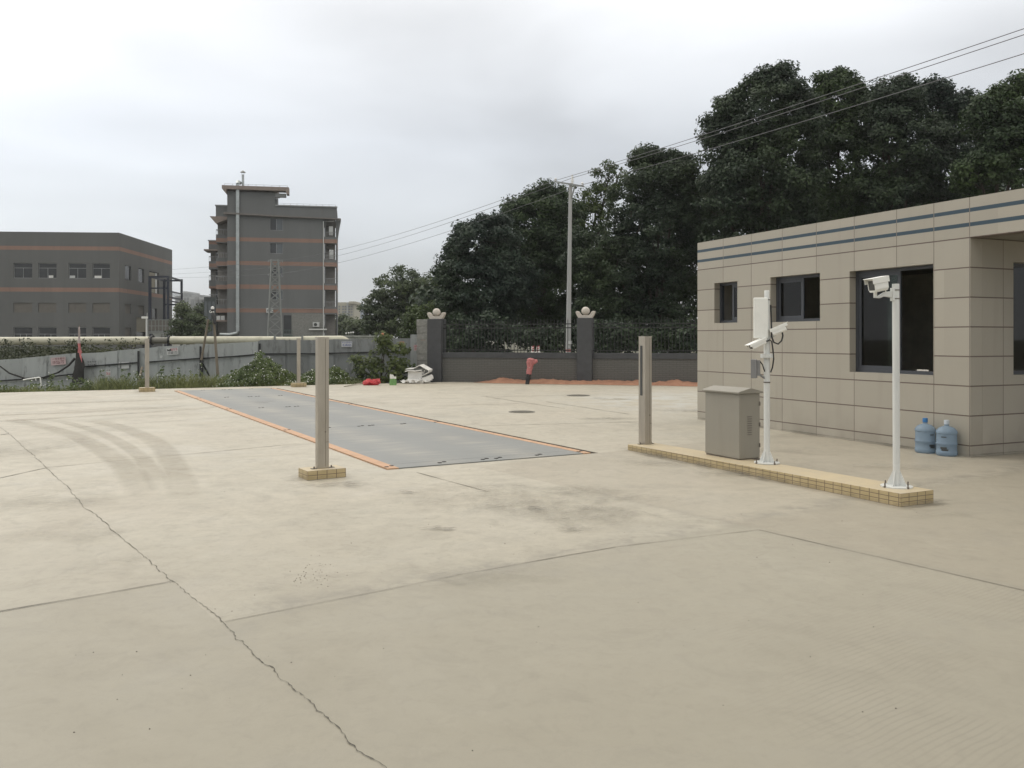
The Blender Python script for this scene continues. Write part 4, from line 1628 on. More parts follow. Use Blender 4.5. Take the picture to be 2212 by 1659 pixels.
def build_tree(label, lobes, Y, leaf=0.150, mat='leaf_dark', clump=0.46, per=155, dens=2.4, trunk_px=None, base=-0.16, limbs=5, name='tree', group=TREE_GROUP, trunk_r=0.24, skip=0.12, tuft=0.22, cat='tree'):
    if trunk_px is None:
        trunk_px = sum(l[0] for l in lobes) / len(lobes)
    b = P(trunk_px, HY, Y)
    b.z = base
    t = thing(name, label, cat, b, 0, group)
    bpy.context.view_layer.update()
    C, N = crown_points(lobes, Y, clump, per, dens, skip=skip, tuft=tuft)
    leaf_mesh('crown', C, N, leaf, M[mat], t)
    m = MB()
    tops = [P(l[0], l[1], Y + (l[4] if len(l) > 4 else 0)) - b for l in lobes]
    zc = min(p.z for p in tops)
    fork = Vector((0.1, 0, max(0.8, zc * 0.55)))
    m.tube([(0, 0, -0.1), (0.03, 0.02, fork.z * 0.4), fork], [trunk_r, trunk_r * 0.85, trunk_r * 0.7], 10)
    for p in tops[:limbs]:
        mid = fork.lerp(p, 0.5) + Vector((random.uniform(-.3, .3), random.uniform(-.3, .3), random.uniform(-.1, .3)))
        m.tube([fork, mid, p, p + Vector((random.uniform(-.4, .4), random.uniform(-.4, .4), 0.5))], [trunk_r * 0.5, trunk_r * 0.32, trunk_r * 0.16, 0.02], 7)
        for _ in range(3):
            q = p + Vector((random.gauss(0, 1), random.gauss(0, 1), random.uniform(-0.6, 0.4))) * 0.5
            m.tube([mid.lerp(p, random.uniform(0.3, 1)), q], [trunk_r * 0.13, 0.012], 5)
    m.build('trunk', M['bark'], t, smooth=True)
    return t


build_tree('rounded tree standing alone behind the white pipe end and low wall', [(872, 632, 66, 52), (822, 672, 38, 42), (915, 672, 62, 58), (860, 700, 75, 42), (940, 640, 35, 45)], 76, leaf=0.22, mat='leaf_far', clump=0.55, per=95, dens=1.9, base=-0.6, trunk_r=0.3)
build_tree('low pale green tree behind the corner pillar and block pier', [(935, 690, 62, 44), (980, 715, 45, 40), (895, 712, 40, 36), (950, 740, 60, 30)], 47, leaf=0.15, mat='leaf_mid', clump=0.36, per=80, dens=3.2, trunk_r=0.15)
build_tree('dark tree at the left edge of the tall grove, sloping down to the left', [(1030, 535, 58, 62), (1075, 520, 48, 55), (990, 605, 38, 58), (1045, 640, 78, 82), (985, 555, 22, 34), (1100, 610, 60, 80), (1010, 690, 52, 55), (1044, 478, 7, 14), (1070, 476, 10, 12), (991, 506, 10, 14), (978, 540, 10, 16), (958, 590, 9, 16), (1014, 494, 9, 12), (963, 640, 12, 24)], 45, mat='leaf_blue')
build_tree('dark bushy tree left of the concrete utility pole', [(1172, 468, 58, 64), (1132, 520, 62, 78), (1212, 515, 60, 88), (1180, 615, 88, 92), (1110, 455, 22, 26), (1150, 700, 80, 60), (1104, 456, 8, 16), (1128, 440, 10, 16), (1150, 425, 10, 16), (1181, 412, 12, 16), (1205, 425, 12, 18), (1092, 480, 9, 16)], 48, mat='leaf_green')
build_tree('thin topped tree with sparse twiggy crown above the utility pole', [(1312, 395, 30, 52), (1290, 440, 40, 50), (1335, 380, 22, 38), (1280, 500, 52, 68), (1225, 440, 40, 40), (1262, 470, 48, 56), (1240, 520, 50, 60)], 52, leaf=0.16, clump=0.36, per=60, dens=2.2, skip=0.2, mat='leaf_mid', tuft=0.4)
build_tree('dark dense tree right of the utility pole beside the office roof', [(1405, 395, 44, 62), (1458, 392, 42, 58), (1362, 450, 52, 74), (1422, 510, 88, 100), (1330, 585, 78, 92), (1440, 600, 60, 60), (1275, 560, 50, 80), (1300, 690, 90, 55), (1400, 705, 90, 50), (1485, 405, 40, 62), (1508, 470, 42, 80), (1490, 560, 40, 80), (1396, 336, 20, 14), (1412, 340, 14, 14), (1450, 342, 18, 13), (1474, 352, 12, 14), (1376, 348, 12, 14)], 44)
build_tree('tallest dark tree with a domed crown above the office front', [(1640, 262, 88, 92), (1690, 218, 46, 66), (1585, 330, 62, 98), (1650, 400, 128, 108), (1552, 440, 40, 88), (1640, 520, 118, 80), (1560, 255, 30, 52), (1740, 280, 40, 80), (1653, 172, 12, 22), (1690, 162, 13, 22), (1601, 212, 13, 24), (1632, 188, 12, 22), (1669, 166, 10, 18), (1570, 232, 12, 24), (1722, 205, 13, 28), (1538, 300, 12, 30), (1745, 235, 12, 24)], 41)
build_tree('tall dark tree second from the domed one with a knobby top', [(1812, 225, 40, 66), (1786, 290, 52, 78), (1822, 370, 88, 98), (1780, 462, 98, 78), (1850, 250, 25, 60), (1774, 184, 9, 20), (1796, 180, 9, 18), (1814, 168, 10, 20), (1848, 190, 9, 20), (1832, 184, 9, 20), (1765, 212, 9, 20), (1862, 232, 9, 22)], 43, mat='leaf_green')
build_tree('dark tree with two pointed tops above the office roof', [(1950, 235, 32, 60), (1905, 270, 38, 78), (1958, 330, 78, 98), (1920, 425, 98, 78), (1909, 200, 14, 22), (1893, 222, 11, 22), (1955, 186, 11, 20), (1942, 200, 10, 22), (1972, 215, 10, 22), (1926, 205, 9, 20), (1880, 250, 10, 20)], 41)
build_tree('dark tree with a rounded shoulder right of the two pointed tops', [(2022, 240, 42, 62), (2068, 290, 42, 76), (2058, 370, 78, 88), (2010, 410, 70, 70), (2009, 194, 11, 20), (2027, 196, 10, 20), (2044, 214, 10, 20), (2080, 222, 11, 20), (2065, 226, 9, 18), (1992, 216, 10, 20), (2097, 244, 9, 20)], 42, mat='leaf_blue')
build_tree('dark tree at the far right edge above the office canopy', [(2198, 262, 46, 88), (2150, 290, 38, 70), (2190, 360, 88, 88), (2265, 290, 60, 100), (2110, 370, 50, 60), (2119, 228, 11, 20), (2135, 234, 9, 18), (2161, 208, 10, 20), (2178, 214, 9, 20), (2203, 184, 12, 22), (2108, 256, 9, 18)], 37, mat='leaf_green')
build_tree('leafy tree between the grey factory and the apartment block', [(403, 697, 26, 28), (424, 708, 24, 24), (390, 676, 14, 18), (400, 716, 34, 20)], 88, leaf=0.26, mat='leaf_far', clump=0.6, per=100, dens=1.4, base=-1.1, trunk_r=0.2)
build_tree('far hazy tree beside the apartment block', [(742, 700, 26, 24), (728, 712, 22, 22), (755, 718, 26, 20)], 150, leaf=0.5, mat='leaf_far', clump=1.2, per=80, dens=0.5, base=-1, trunk_r=0.3)
build_tree('far hazy tree left of the rounded lone tree', [(776, 702, 26, 22), (796, 716, 28, 22), (770, 724, 26, 14)], 135, leaf=0.45, mat='leaf_far', clump=1.1, per=80, dens=0.55, base=-1, trunk_r=0.3)
build_tree('far tree before the pale distant towers left of the apartment block', [(428, 672, 12, 20), (415, 690, 16, 18), (438, 700, 10, 22)], 135, leaf=0.45, mat='leaf_far', clump=1.0, per=80, dens=0.6, base=-1, trunk_r=0.25)


def build_undergrowth():
    """dark hedge mass standing behind the iron railings"""
    lobes = []
    for x in range(960, 1520, 34):
        lobes.append((x + random.uniform(-8, 8), random.uniform(716, 744), random.uniform(24, 34), random.uniform(26, 44), random.uniform(-1.5, 2.5)))
    C, N = crown_points(lobes, 38.5, 0.4, 45, 2.6, depth=0.8, skip=0.15, tuft=0.2)
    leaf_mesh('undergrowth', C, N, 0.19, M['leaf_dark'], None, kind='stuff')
    # deep shade wood further back that closes the gaps under the crowns
    lobes = []
    for x in range(950, 2260, 60):
        lobes.append((x + random.uniform(-20, 20), random.uniform(660, 720), random.uniform(45, 60), random.uniform(50, 70), random.uniform(-2, 4)))
    for x in range(1080, 2260, 75):
        top = 470 + (60 if x < 1200 else 0) - (90 if x > 1520 else 0)
        lobes.append((x + random.uniform(-20, 20), random.uniform(top + 45, top + 110), random.uniform(55, 75), random.uniform(60, 85), random.uniform(2, 7)))
    C, N = crown_points(lobes, 55, 0.9, 60, 0.75, depth=0.6, skip=0.15)
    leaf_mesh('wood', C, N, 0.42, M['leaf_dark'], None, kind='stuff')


build_undergrowth()


# ------------------------------------------------------------------ hoarding fence
def build_text(parent, body, size, M4, mat, name='lettering', align='CENTER', squeeze=1.0, bold=0.0):
    cu = bpy.data.curves.new(name, 'FONT')
    cu.body = body
    cu.size = size
    cu.align_x = align
    cu.align_y = 'CENTER'
    cu.offset = bold
    cu.extrude = 0.0008
    tmp = bpy.data.objects.new('tmp', cu)
    COL.objects.link(tmp)
    bpy.context.view_layer.update()
    dg = bpy.context.evaluated_depsgraph_get()
    me = bpy.data.meshes.new_from_object(tmp.evaluated_get(dg))
    bpy.data.objects.remove(tmp)
    bpy.data.curves.remove(cu)
    me.name = name
    me.materials.clear()
    me.materials.append(mat)
    o = bpy.data.objects.new(name, me)
    COL.objects.link(o)
    o.parent = parent
    # text lies in xy, stand it up facing the viewer
    o.matrix_local = M4 @ Matrix.Rotation(R(90), 4, 'X') @ Matrix.Diagonal((squeeze, 1, 1, 1))
    return o


def build_fence():
    t = thing('hoarding_fence', 'long hoarding fence of grey metal sheets with phone number stickers', 'fence')
    FY = 33.0
    edges = [(-150, 786), (-60, 780), (48, 773.5), (100, 769), (160, 763.5), (168, 763), (227, 760), (253, 757), (283, 754), (301, 752), (318, 751), (340, 748), (393, 746), (449, 743), (503, 740), (556.5, 737), (562, 734.6), (616, 734.1), (669, 734), (720, 732.5), (769, 732.5), (806, 732), (844, 731.5), (886, 731.5)]
    for i, ((a, ya), (b, yb)) in enumerate(zip(edges[:-1], edges[1:])):
        y = FY + (0.05 if i % 2 else 0.0) + random.uniform(-0.015, 0.015)
        A, B = P(a - 0.6, ya, y), P(b + 0.6, yb, y)
        jit = random.uniform(-0.02, 0.02)
        n = max(2, int((B.x - A.x) / 0.055))
        vs = []
        for k in range(n + 1):
            u = k / n
            x = A.x + (B.x - A.x) * u
            prof = (0, 0.012, 0.012, 0)[k % 4] if (k // 4) % 3 == 0 else 0.0
            vs += [(x, y - prof, A.z + (B.z - A.z) * u - 2.45), (x, y - prof, A.z + (B.z - A.z) * u + jit)]
        m = MB()
        m.add(vs, [(2 * k, 2 * k + 2, 2 * k + 3, 2 * k + 1) for k in range(n)])
        o = m.build('metal_sheet', M['sheet'] if a < 555 else M['sheet_dark'], t)
        sm = o.modifiers.new('thickness', 'SOLIDIFY')
        sm.thickness = 0.004
    # tall end sheet beside the pier
    A, B = P(886.5, 722.5, 32.6), P(922, 722.5, 32.6)
    MB().box(A.x, B.x, 32.6, 32.606, -0.7, A.z).build('metal_sheet', M['sheet'], t)
    # rails
    for pts in ([(-150, 838), (0, 822.6), (80, 817), (160, 808)], [(176, 792.5), (240, 787.5), (299, 783)], [(318, 782.3), (420, 775), (500, 770.5), (551, 766)], [(570, 764.5), (683, 764), (800, 761), (905, 760)]):
        for p, q in zip(pts[:-1], pts[1:]):
            a, b = P(p[0], p[1], FY - 0.05), P(q[0], q[1], FY - 0.05)
            MB().bar(a, b, 0.055, 0.05).build('rail', M['black_bar'], t)
    # posts and props
    for (px, y0, y1) in ((299, 758, 812), (433, 748, 800), (437, 760, 808), (561, 742, 790), (902, 737, 792), (898, 777, 792)):
        MB().bar(P(px, y0, FY - 0.09), P(px, y1 + 14, FY - 0.09), 0.06, 0.05).build('post', M['black_bar'], t)
    for (a, b) in (((905, 768), (921, 727)), ((902, 776), (912, 800)), ((436, 782), (452, 812))):
        MB().bar(P(a[0], a[1], FY - 0.45), P(b[0], b[1], FY - 0.12), 0.045).build('prop', M['black_bar'], t)
    MB().bar(P(307, 793, FY - 0.2), P(297, 838, FY - 0.9), 0.06).build('prop', M['wood'], t)

    # stickers
    def sticker(cx, cy, w, h, paper, rot, rows, z=FY - 0.022):
        s = z / F
        c = P(cx, cy, z)
        m4 = Matrix.Translation(c) @ Matrix.Rotation(R(rot), 4, 'Y')
        st = MB().box(-w * s / 2, w * s / 2, -0.001, 0.001, -h * s / 2, h * s / 2)
        o = st.build('sticker', M[paper], t, m4)
        for body, dy, size, ink, sq, dx, bold in rows:
            build_text(o, body, size * s, Matrix.Translation((dx * s, -0.0022, dy * s)), M[ink], squeeze=sq, bold=bold * s)
        return o
    sticker(126, 780, 32, 16.5, 'paper_pink', -5, [('一货车搬运', 4.6, 5.4, 'ink_maroon', 1.0, 1, 0.02), ('159 7526 7737', -2.8, 9.2, 'ink_maroon', 0.46, 0, 0.12)])
    sticker(198.5, 785, 25, 12.5, 'paper_grey', -3, [('叉车吊装', 3.0, 4.8, 'ink_black', 1.05, 0, 0.02), ('136 4226 8400', -3.0, 6.6, 'ink_black', 0.50, 0, 0.10)])
    sticker(240, 788, 16, 13, 'paper_grey', -3, [('105', -3.5, 5, 'ink_black', 0.7, -4, 0.05)], FY - 0.024)
    sticker(257.5, 788, 3, 13, 'paper_white', 4, [])
    sticker(270.5, 789, 16.5, 14.5, 'paper_white', -2, [])
    sticker(233.8, 804.5, 10, 15, 'paper_white', 1, [('车吊', 4.3, 4.6, 'ink_black', 1.0, 0, 0.02), ('7616', -2.8, 8.0, 'ink_red', 0.55, 0, 0.10)], FY - 0.026)
    o = sticker(372.6, 758.8, 25, 15, 'paper_white', -4, [('随车吊', 3.3, 6.2, 'ink_red', 0.82, 3.8, 0.03), ('137 6001 1713', -3.4, 8.0, 'ink_black', 0.42, 0, 0.12)])
    s = (FY - 0.022) / F
    m = MB().prism([(-11.4, 1.2), (-11.6, 5.0), (-10.2, 5.4), (-9.4, 3.9), (-6.5, 4.0), (-4.6, 5.6), (-3.4, 5.2), (-3.2, 3.2), (-2.4, 2.6), (-2.4, 0.9)], -0.0035, -0.0015, Matrix.Diagonal((s, 1, s, 1)))
    m.build('lorry_picture', M['ink_black'], o)
    sticker(348.5, 770.5, 4, 5, 'paper_white', 20, [])
    sticker(749.2, 743.5, 23, 12, 'paper_white', 0, [('车位出租电话', 3.4, 3.9, 'ink_blue', 0.95, 0, 0.02), ('135 3495 8333', -2.3, 7.2, 'ink_blue', 0.46, 0, 0.12)])
    sticker(868, 742.7, 10.5, 9.5, 'paper_orange', 0, [])
    sticker(914, 732.5, 10, 9, 'paper_orange', 3, [], 32.59)
    sticker(902.5, 751, 17.5, 12.5, 'paper_pink', -2, [('仓库出租', 3.0, 4.0, 'ink_red', 1.0, 0, 0.02), ('1363810', -2.6, 5.8, 'ink_red', 0.7, 0, 0.08)], 32.59)
    return t, sticker


fence, sticker = build_fence()


# ------------------------------------------------------------------ things by the fence
def build_net():
    t = thing('shade_net', 'black shade net bunched over the metal fence beside the pink cloth', 'net', P(170, 764, 32.75))
    o = Vector(t.location)
    m = MB()
    n, k = 30, 20
    vs, fs = [], []
    for j in range(n + 1):
        u = j / n
        for i in range(k):
            a = 2 * math.pi * i / k
            cx = 168 + 3.5 * u + 3 * math.sin(u * 5)
            hw = (3.5 + 8.5 * min(1, u * 2.2) * (1 - 0.15 * u)) * (1 + 0.16 * math.sin(4 * a + u * 7) + 0.1 * math.sin(9 * a))
            p = P(cx + hw * math.cos(a), 762 + 68 * u, 32.75 - 0.06) - o
            p.y += math.sin(a) * 0.10 * (0.5 + u)
            vs.append(p)
    for j in range(n):
        for i in range(k):
            fs.append((j * k + i, j * k + (i + 1) % k, (j + 1) * k + (i + 1) % k, (j + 1) * k + i))
    m.add(vs, fs)
    m.build('net_bundle', M['net'], t, smooth=True)
    q = MB()
    q.tube([P(162, 774, 32.8) - o, P(148, 790, 32.75) - o, P(125, 805, 32.7) - o, P(95, 815, 32.7) - o, P(55, 818, 32.7) - o, P(20, 806, 32.7) - o, P(0, 791, 32.7) - o, P(-30, 776, 32.8) - o], [0.05, 0.04, 0.035, 0.03, 0.035, 0.03, 0.025, 0.02], 6)
    q.build('sagging_edge', M['net'], t, smooth=True)


def build_flag():
    b = P(171, 800, 33.35)
    t = thing('cloth_pole', 'thin pole wrapped in faded pink cloth standing at the fence', 'flag', b)
    MB().tube([P(171, 812, 33.35) - b, P(171.5, 702, 33.35) - b], [0.03, 0.016], 8).build('pole', M['wood'], t, smooth=True)
    m = MB()
    n, k = 24, 8
    pts = []
    vs, fs = [], []
    for j in range(n + 1):
        u = j / n
        w = (1.2 + 3.0 * u ** 1.3) * (1 + 0.2 * math.sin(u * 17))
        cx = 170.8 + 1.6 * u ** 2 + 0.5 * math.sin(9 * u)
        for i in range(k):
            a = 2 * math.pi * i / k
            p = P(cx + w * math.cos(a), 706 + 66 * u, 33.3) - b
            p.y += math.sin(a) * 0.05 + 0.02 * math.sin(4 * a + 9 * u)
            vs.append(p)
    for j in range(n):
        for i in range(k):
            fs.append((j * k + i, j * k + (i + 1) % k, (j + 1) * k + (i + 1) % k, (j + 1) * k + i))
    m.add(vs, fs)
    m2 = MB()
    half = 13 * k
    m2.add(vs[:half + k], [f for f in fs if max(f) < half + k])
    m3 = MB()
    m3.add(vs[half:], [tuple(i - half for i in f) for f in fs if min(f) >= half])
    m2.build('faded_cloth', M['pale_cloth'], t, smooth=True)
    m3.build('pink_cloth', M['pink_cloth'], t, smooth=True)
    # hanging tail on the yard side of the fence
    q = MB()
    q.add([P(170, 762, 32.68) - b, P(174.5, 762, 32.68) - b, P(177, 776, 32.62) - b, P(177, 784, 32.62) - b, P(173, 772, 32.6) - b], [(0, 1, 4), (1, 2, 4), (2, 3, 4)])
    qo = q.build('cloth_tail', M['pink_cloth'], t)
    sm = qo.modifiers.new('thickness', 'SOLIDIFY')
    sm.thickness = 0.02


def build_pvc():
    b = P(70, 818, 32.3)
    t = thing('white_plastic_pipe', 'bent white plastic pipe sticking out of the weeds by the fence', 'pipe', b)
    MB().tube([P(50, 821, 32.3) - b, P(60, 819, 32.3) - b, P(84, 815.5, 32.3) - b, P(87, 816, 32.3) - b, P(88, 824, 32.3) - b, P(89, 838, 32.3) - b], 0.028, 8).build('pipe_run', M['white_plastic'], t, smooth=True)
    MB().tube([P(77, 816.5, 32.3) - b, P(77.5, 822, 32.3) - b], 0.022, 8).build('pipe_stub', M['white_plastic'], t, smooth=True)


def build_mast():
    b = P(462, 800, 32.2)
    t = thing('camera_mast', 'white dome camera on a mast of two leaning wooden poles', 'camera', b)
    top = P(461, 682, 32.2)
    MB().tube([P(470.5, 812, 32.2) - b, P(464, 720, 32.2) - b, top - b], [0.055, 0.05, 0.045], 8).build('main_pole', M['wood'], t, smooth=True)
    MB().tube([P(435, 778, 32.45) - b, P(450, 690, 32.3) - b], [0.045, 0.04], 8).build('leaning_pole', M['wood'], t, smooth=True)
    MB().tube([P(464.5, 700, 32.1) - b, P(462, 684, 32.15) - b, P(459.5, 676, 32.2) - b], [0.05, 0.075, 0.05], 8).build('lashing', M['black_rubber'], t, smooth=True)
    c = P(459.2, 668, 32.2) - b
    M4 = Matrix.Translation(c)
    MB().lathe([(0.06, 0.0), (0.065, 0.05), (0.055, 0.085), (0.03, 0.105), (0.005, 0.11)], 18, M4).build('dome_cover', M['globe'], t, smooth=True)
    MB().lathe([(0.02, -0.075), (0.045, -0.065), (0.06, -0.03), (0.062, 0.0)], 18, M4).build('dome_lens', M['black_rubber'], t, smooth=True)
    m = MB().box(-0.045, -0.02, -0.02, 0.02, -0.14, -0.07, M4)
    m.box(0.015, 0.055, -0.02, 0.02, -0.14, -0.07, M4)
    m.tube([c + Vector((-0.03, 0, -0.12)), c + Vector((-0.10, 0, -0.13)), c + Vector((-0.115, 0, -0.08)), c + Vector((-0.08, 0, -0.03))], 0.011, 6)
    m.build('bracket', M['white_plastic'], t)


build_net()
build_flag()
build_pvc()
build_mast()


# ------------------------------------------------------------------ weeds, grass and the bush
def edge_pt(px, q):
    """ground point on the line of the slab edge under column px, pushed q metres beyond it"""
    k = (px - 1106) / F
    # point E0 + ED*s with x/y = k
    s = (k * E0.y - E0.x) / (ED.x - k * ED.y)
    p = E0 + ED * s
    d = Vector((k, 1, 0)).normalized()
    return p + d * q


def weeds():
    C, N = [], []
    fl = []

    def tuftcol(px, q, hgt, n, spread, flowers=0):
        b = edge_pt(px, q)
        z0 = ground_h(b.x, b.y)
        for _ in range(n):
            u = random.random() ** 0.8
            r = spread * (1.05 - 0.75 * u)
            C.append((b.x + random.gauss(0, 0.5) * r, b.y + random.gauss(0, 0.5) * r, z0 + u * hgt))
            N.append((random.gauss(0, 1), random.gauss(0, 1) - 0.6, random.gauss(0.3, 0.6)))
        for _ in range(flowers):
            u = 0.25 + 0.8 * random.random() ** 0.6
            r = spread * (1.15 - 0.75 * min(1, u))
            fl.append((b.x + random.gauss(0, 0.5) * r, b.y - abs(random.gauss(0, 0.5)) * r * 0.9, z0 + u * hgt))
    prof = [(440, 832), (470, 822), (485, 812), (505, 800), (522, 795), (540, 786), (553, 768), (562, 757), (572, 768), (585, 778), (600, 786), (620, 800), (640, 811), (660, 806), (680, 796), (692, 786), (705, 796), (728, 790), (742, 800), (760, 814), (800, 822)]

    def topz(px, Y):
        for (x0, y0), (x1, y1) in zip(prof[:-1], prof[1:]):
            if x0 <= px <= x1:
                return P(px, y0 + (y1 - y0) * (px - x0) / (x1 - x0), Y).z
        return -0.5
    for _ in range(620):
        px = random.uniform(445, 795)
        q = random.uniform(0.25, 3.3)
        b = edge_pt(px, q)
        zt = topz(px, b.y) - random.random() ** 2 * 0.5
        hgt = zt - ground_h(b.x, b.y)
        if q < 1.0: hgt *= random.uniform(0.35, 0.75)
        if hgt < 0.2: continue
        tuftcol(px, q, hgt, int(16 + 36 * hgt), 0.24, 2 if random.random() < 0.75 else 4)
    # thinner weeds along the left
    for _ in range(170):
        px = random.uniform(-60, 470)
        tuftcol(px, random.uniform(0.6, 6.5), random.uniform(0.35, 0.85), 34, 0.35, 1 if random.random() < 0.7 else 3)
    for _ in range(150):
        px = random.choice([random.gauss(255, 22), random.gauss(400, 34), random.gauss(352, 14), random.gauss(300, 8), random.gauss(120, 60)])
        tuftcol(px, random.uniform(1.2, 6.0), random.uniform(0.55, 1.2) * (1.0 if px > 200 else 0.8), 34, 0.24, 1 if random.random() < 0.5 else 3)
    for px in (262, 268, 345, 395, 30, 110):
        tuftcol(px + random.uniform(-6, 6), 3.4, random.uniform(0.9, 1.25), 60, 0.4, 8)
    C, N = np.array(C), np.array(N)
    N /= np.linalg.norm(N, axis=1)[:, None]
    leaf_mesh('weeds', C, N, 0.10, M['leaf_weed'], None, wid=0.55, kind='stuff')
    # flowers: small five petalled discs
    m = MB()
    for p in fl:
        r = random.uniform(0.014, 0.027)
        d = Vector((random.gauss(0, 0.6), random.gauss(-1, 0.5), random.gauss(0.7, 0.5))).normalized()
        Mq = Matrix.Translation(p) @ d.to_track_quat('Z', 'Y').to_matrix().to_4x4()
        vs = [Mq @ Vector((0, 0, 0.004))]
        for k in range(10):
            rr = r if k % 2 == 0 else r * 0.55
            vs.append(Mq @ Vector((rr * math.cos(k * math.pi / 5), rr * math.sin(k * math.pi / 5), 0)))
        m.add(vs, [(0, 1 + k, 1 + (k + 1) % 10) for k in range(10)])
    tag(m.build('white_flowers', M['petal']), kind='stuff')


def grass():
    m_v, m_f = [], []
    n = 0
    for _ in range(26000):
        px = random.uniform(-80, 830)
        q = abs(random.gauss(0, 1.0)) * 2.2 + 0.08
        if q > 6.5 or (px > 640 and q > 3): continue
        b = edge_pt(px, q)
        z0 = ground_h(b.x, b.y)
        dens = 1.0
        hh = random.uniform(0.10, 0.38) * (1.9 if (300 < px < 470 or 205 < px < 280) else 1.0) * (1 if q > 0.4 else 0.55)
        w = random.uniform(0.010, 0.022)
        a = random.uniform(0, 2 * math.pi)
        dx, dy = math.cos(a), math.sin(a)
        lx, ly = random.gauss(0, 0.45) * hh, random.gauss(0, 0.45) * hh
        x, y = b.x, b.y
        m_v += [(x - dx * w, y - dy * w, z0 - 0.02), (x + dx * w, y + dy * w, z0 - 0.02), (x + dx * w * 0.7 + lx * 0.4, y + dy * w * 0.7 + ly * 0.4, z0 + hh * 0.6), (x - dx * w * 0.7 + lx * 0.4, y - dy * w * 0.7 + ly * 0.4, z0 + hh * 0.6), (x + lx, y + ly, z0 + hh)]
        m_f += [(n, n + 1, n + 2, n + 3), (n + 3, n + 2, n + 4)]
        n += 5
    m = MB()
    m.v, m.f = m_v, m_f
    me = bpy.data.meshes.new('grass')
    me.from_pydata(m_v, [], m_f)
    me.materials.append(M['grass'])
    o = bpy.data.objects.new('grass', me)
    COL.objects.link(o)
    tag(o, kind='stuff')


def bank_weeds():
    """dark overgrown bank between the fence and the white pipe"""
    C, N = [], []
    for _ in range(1250):
        px = random.uniform(-120, 330)
        Y = random.uniform(36.5, 41.5)
        top = 2.05 - 0.0 * px
        x = (px - 1106) / F * Y
        hgt = random.uniform(0.6, 1.12) if px < 200 else random.uniform(0.5, 1.0)
        if px > 270: hgt *= 0.7
        z0 = 0.25 - 0.15 * (41.5 - Y) * 0.9
        for _k in range(60):
            u = random.random()
            C.append((x + random.gauss(0, 0.28), Y + random.gauss(0, 0.25), z0 + u * hgt + random.gauss(0, 0.05)))
            N.append((random.gauss(0, 1), random.gauss(0, 1) - 0.5, random.gauss(0.4, 0.6)))
    for px in (50, 62, 150, 155, 165, 172, 178, 200, 232, 262, 268, 10, 20, 108, 288):
        Y = random.uniform(38, 41)
        x = (px - 1106) / F * Y
        for _k in range(60):
            u = random.random()
            C.append((x + random.gauss(0, 0.10), Y + random.gauss(0, 0.12), 0.7 + u * random.uniform(0.7, 0.95)))
            N.append((random.gauss(0, 1), random.gauss(0, 1) - 0.5, random.gauss(0.4, 0.6)))
    C, N = np.array(C), np.array(N)
    N /= np.linalg.norm(N, axis=1)[:, None]
    leaf_mesh('bank_weeds', C, N, 0.16, M['bank'], None, wid=0.4, kind='stuff')
    # earth of the bank
    m = MB()
    vs, fs = [], []
    nx = 60
    for i in range(nx + 1):
        px = -200 + 620 * i / nx
        for Y, z in ((35.2, -1.4), (36.5, -0.35), (39, 0.35 + 0.1 * math.sin(i)), (42.5, 0.75), (44.5, 0.6), (52, -1.5)):
            e = sstep(420, 330, px) if px > 330 else 1
            vs.append(((px - 1106) / F * Y, Y, z * 1.0 if z < 0 else z * e))
    for i in range(nx):
        for j in range(5):
            fs.append((i * 6 + j, i * 6 + j + 1, i * 6 + j + 7, i * 6 + j + 6))
    m.add(vs, fs)
    tag(m.build('earth_bank', M['soil'], smooth=True), kind='structure')


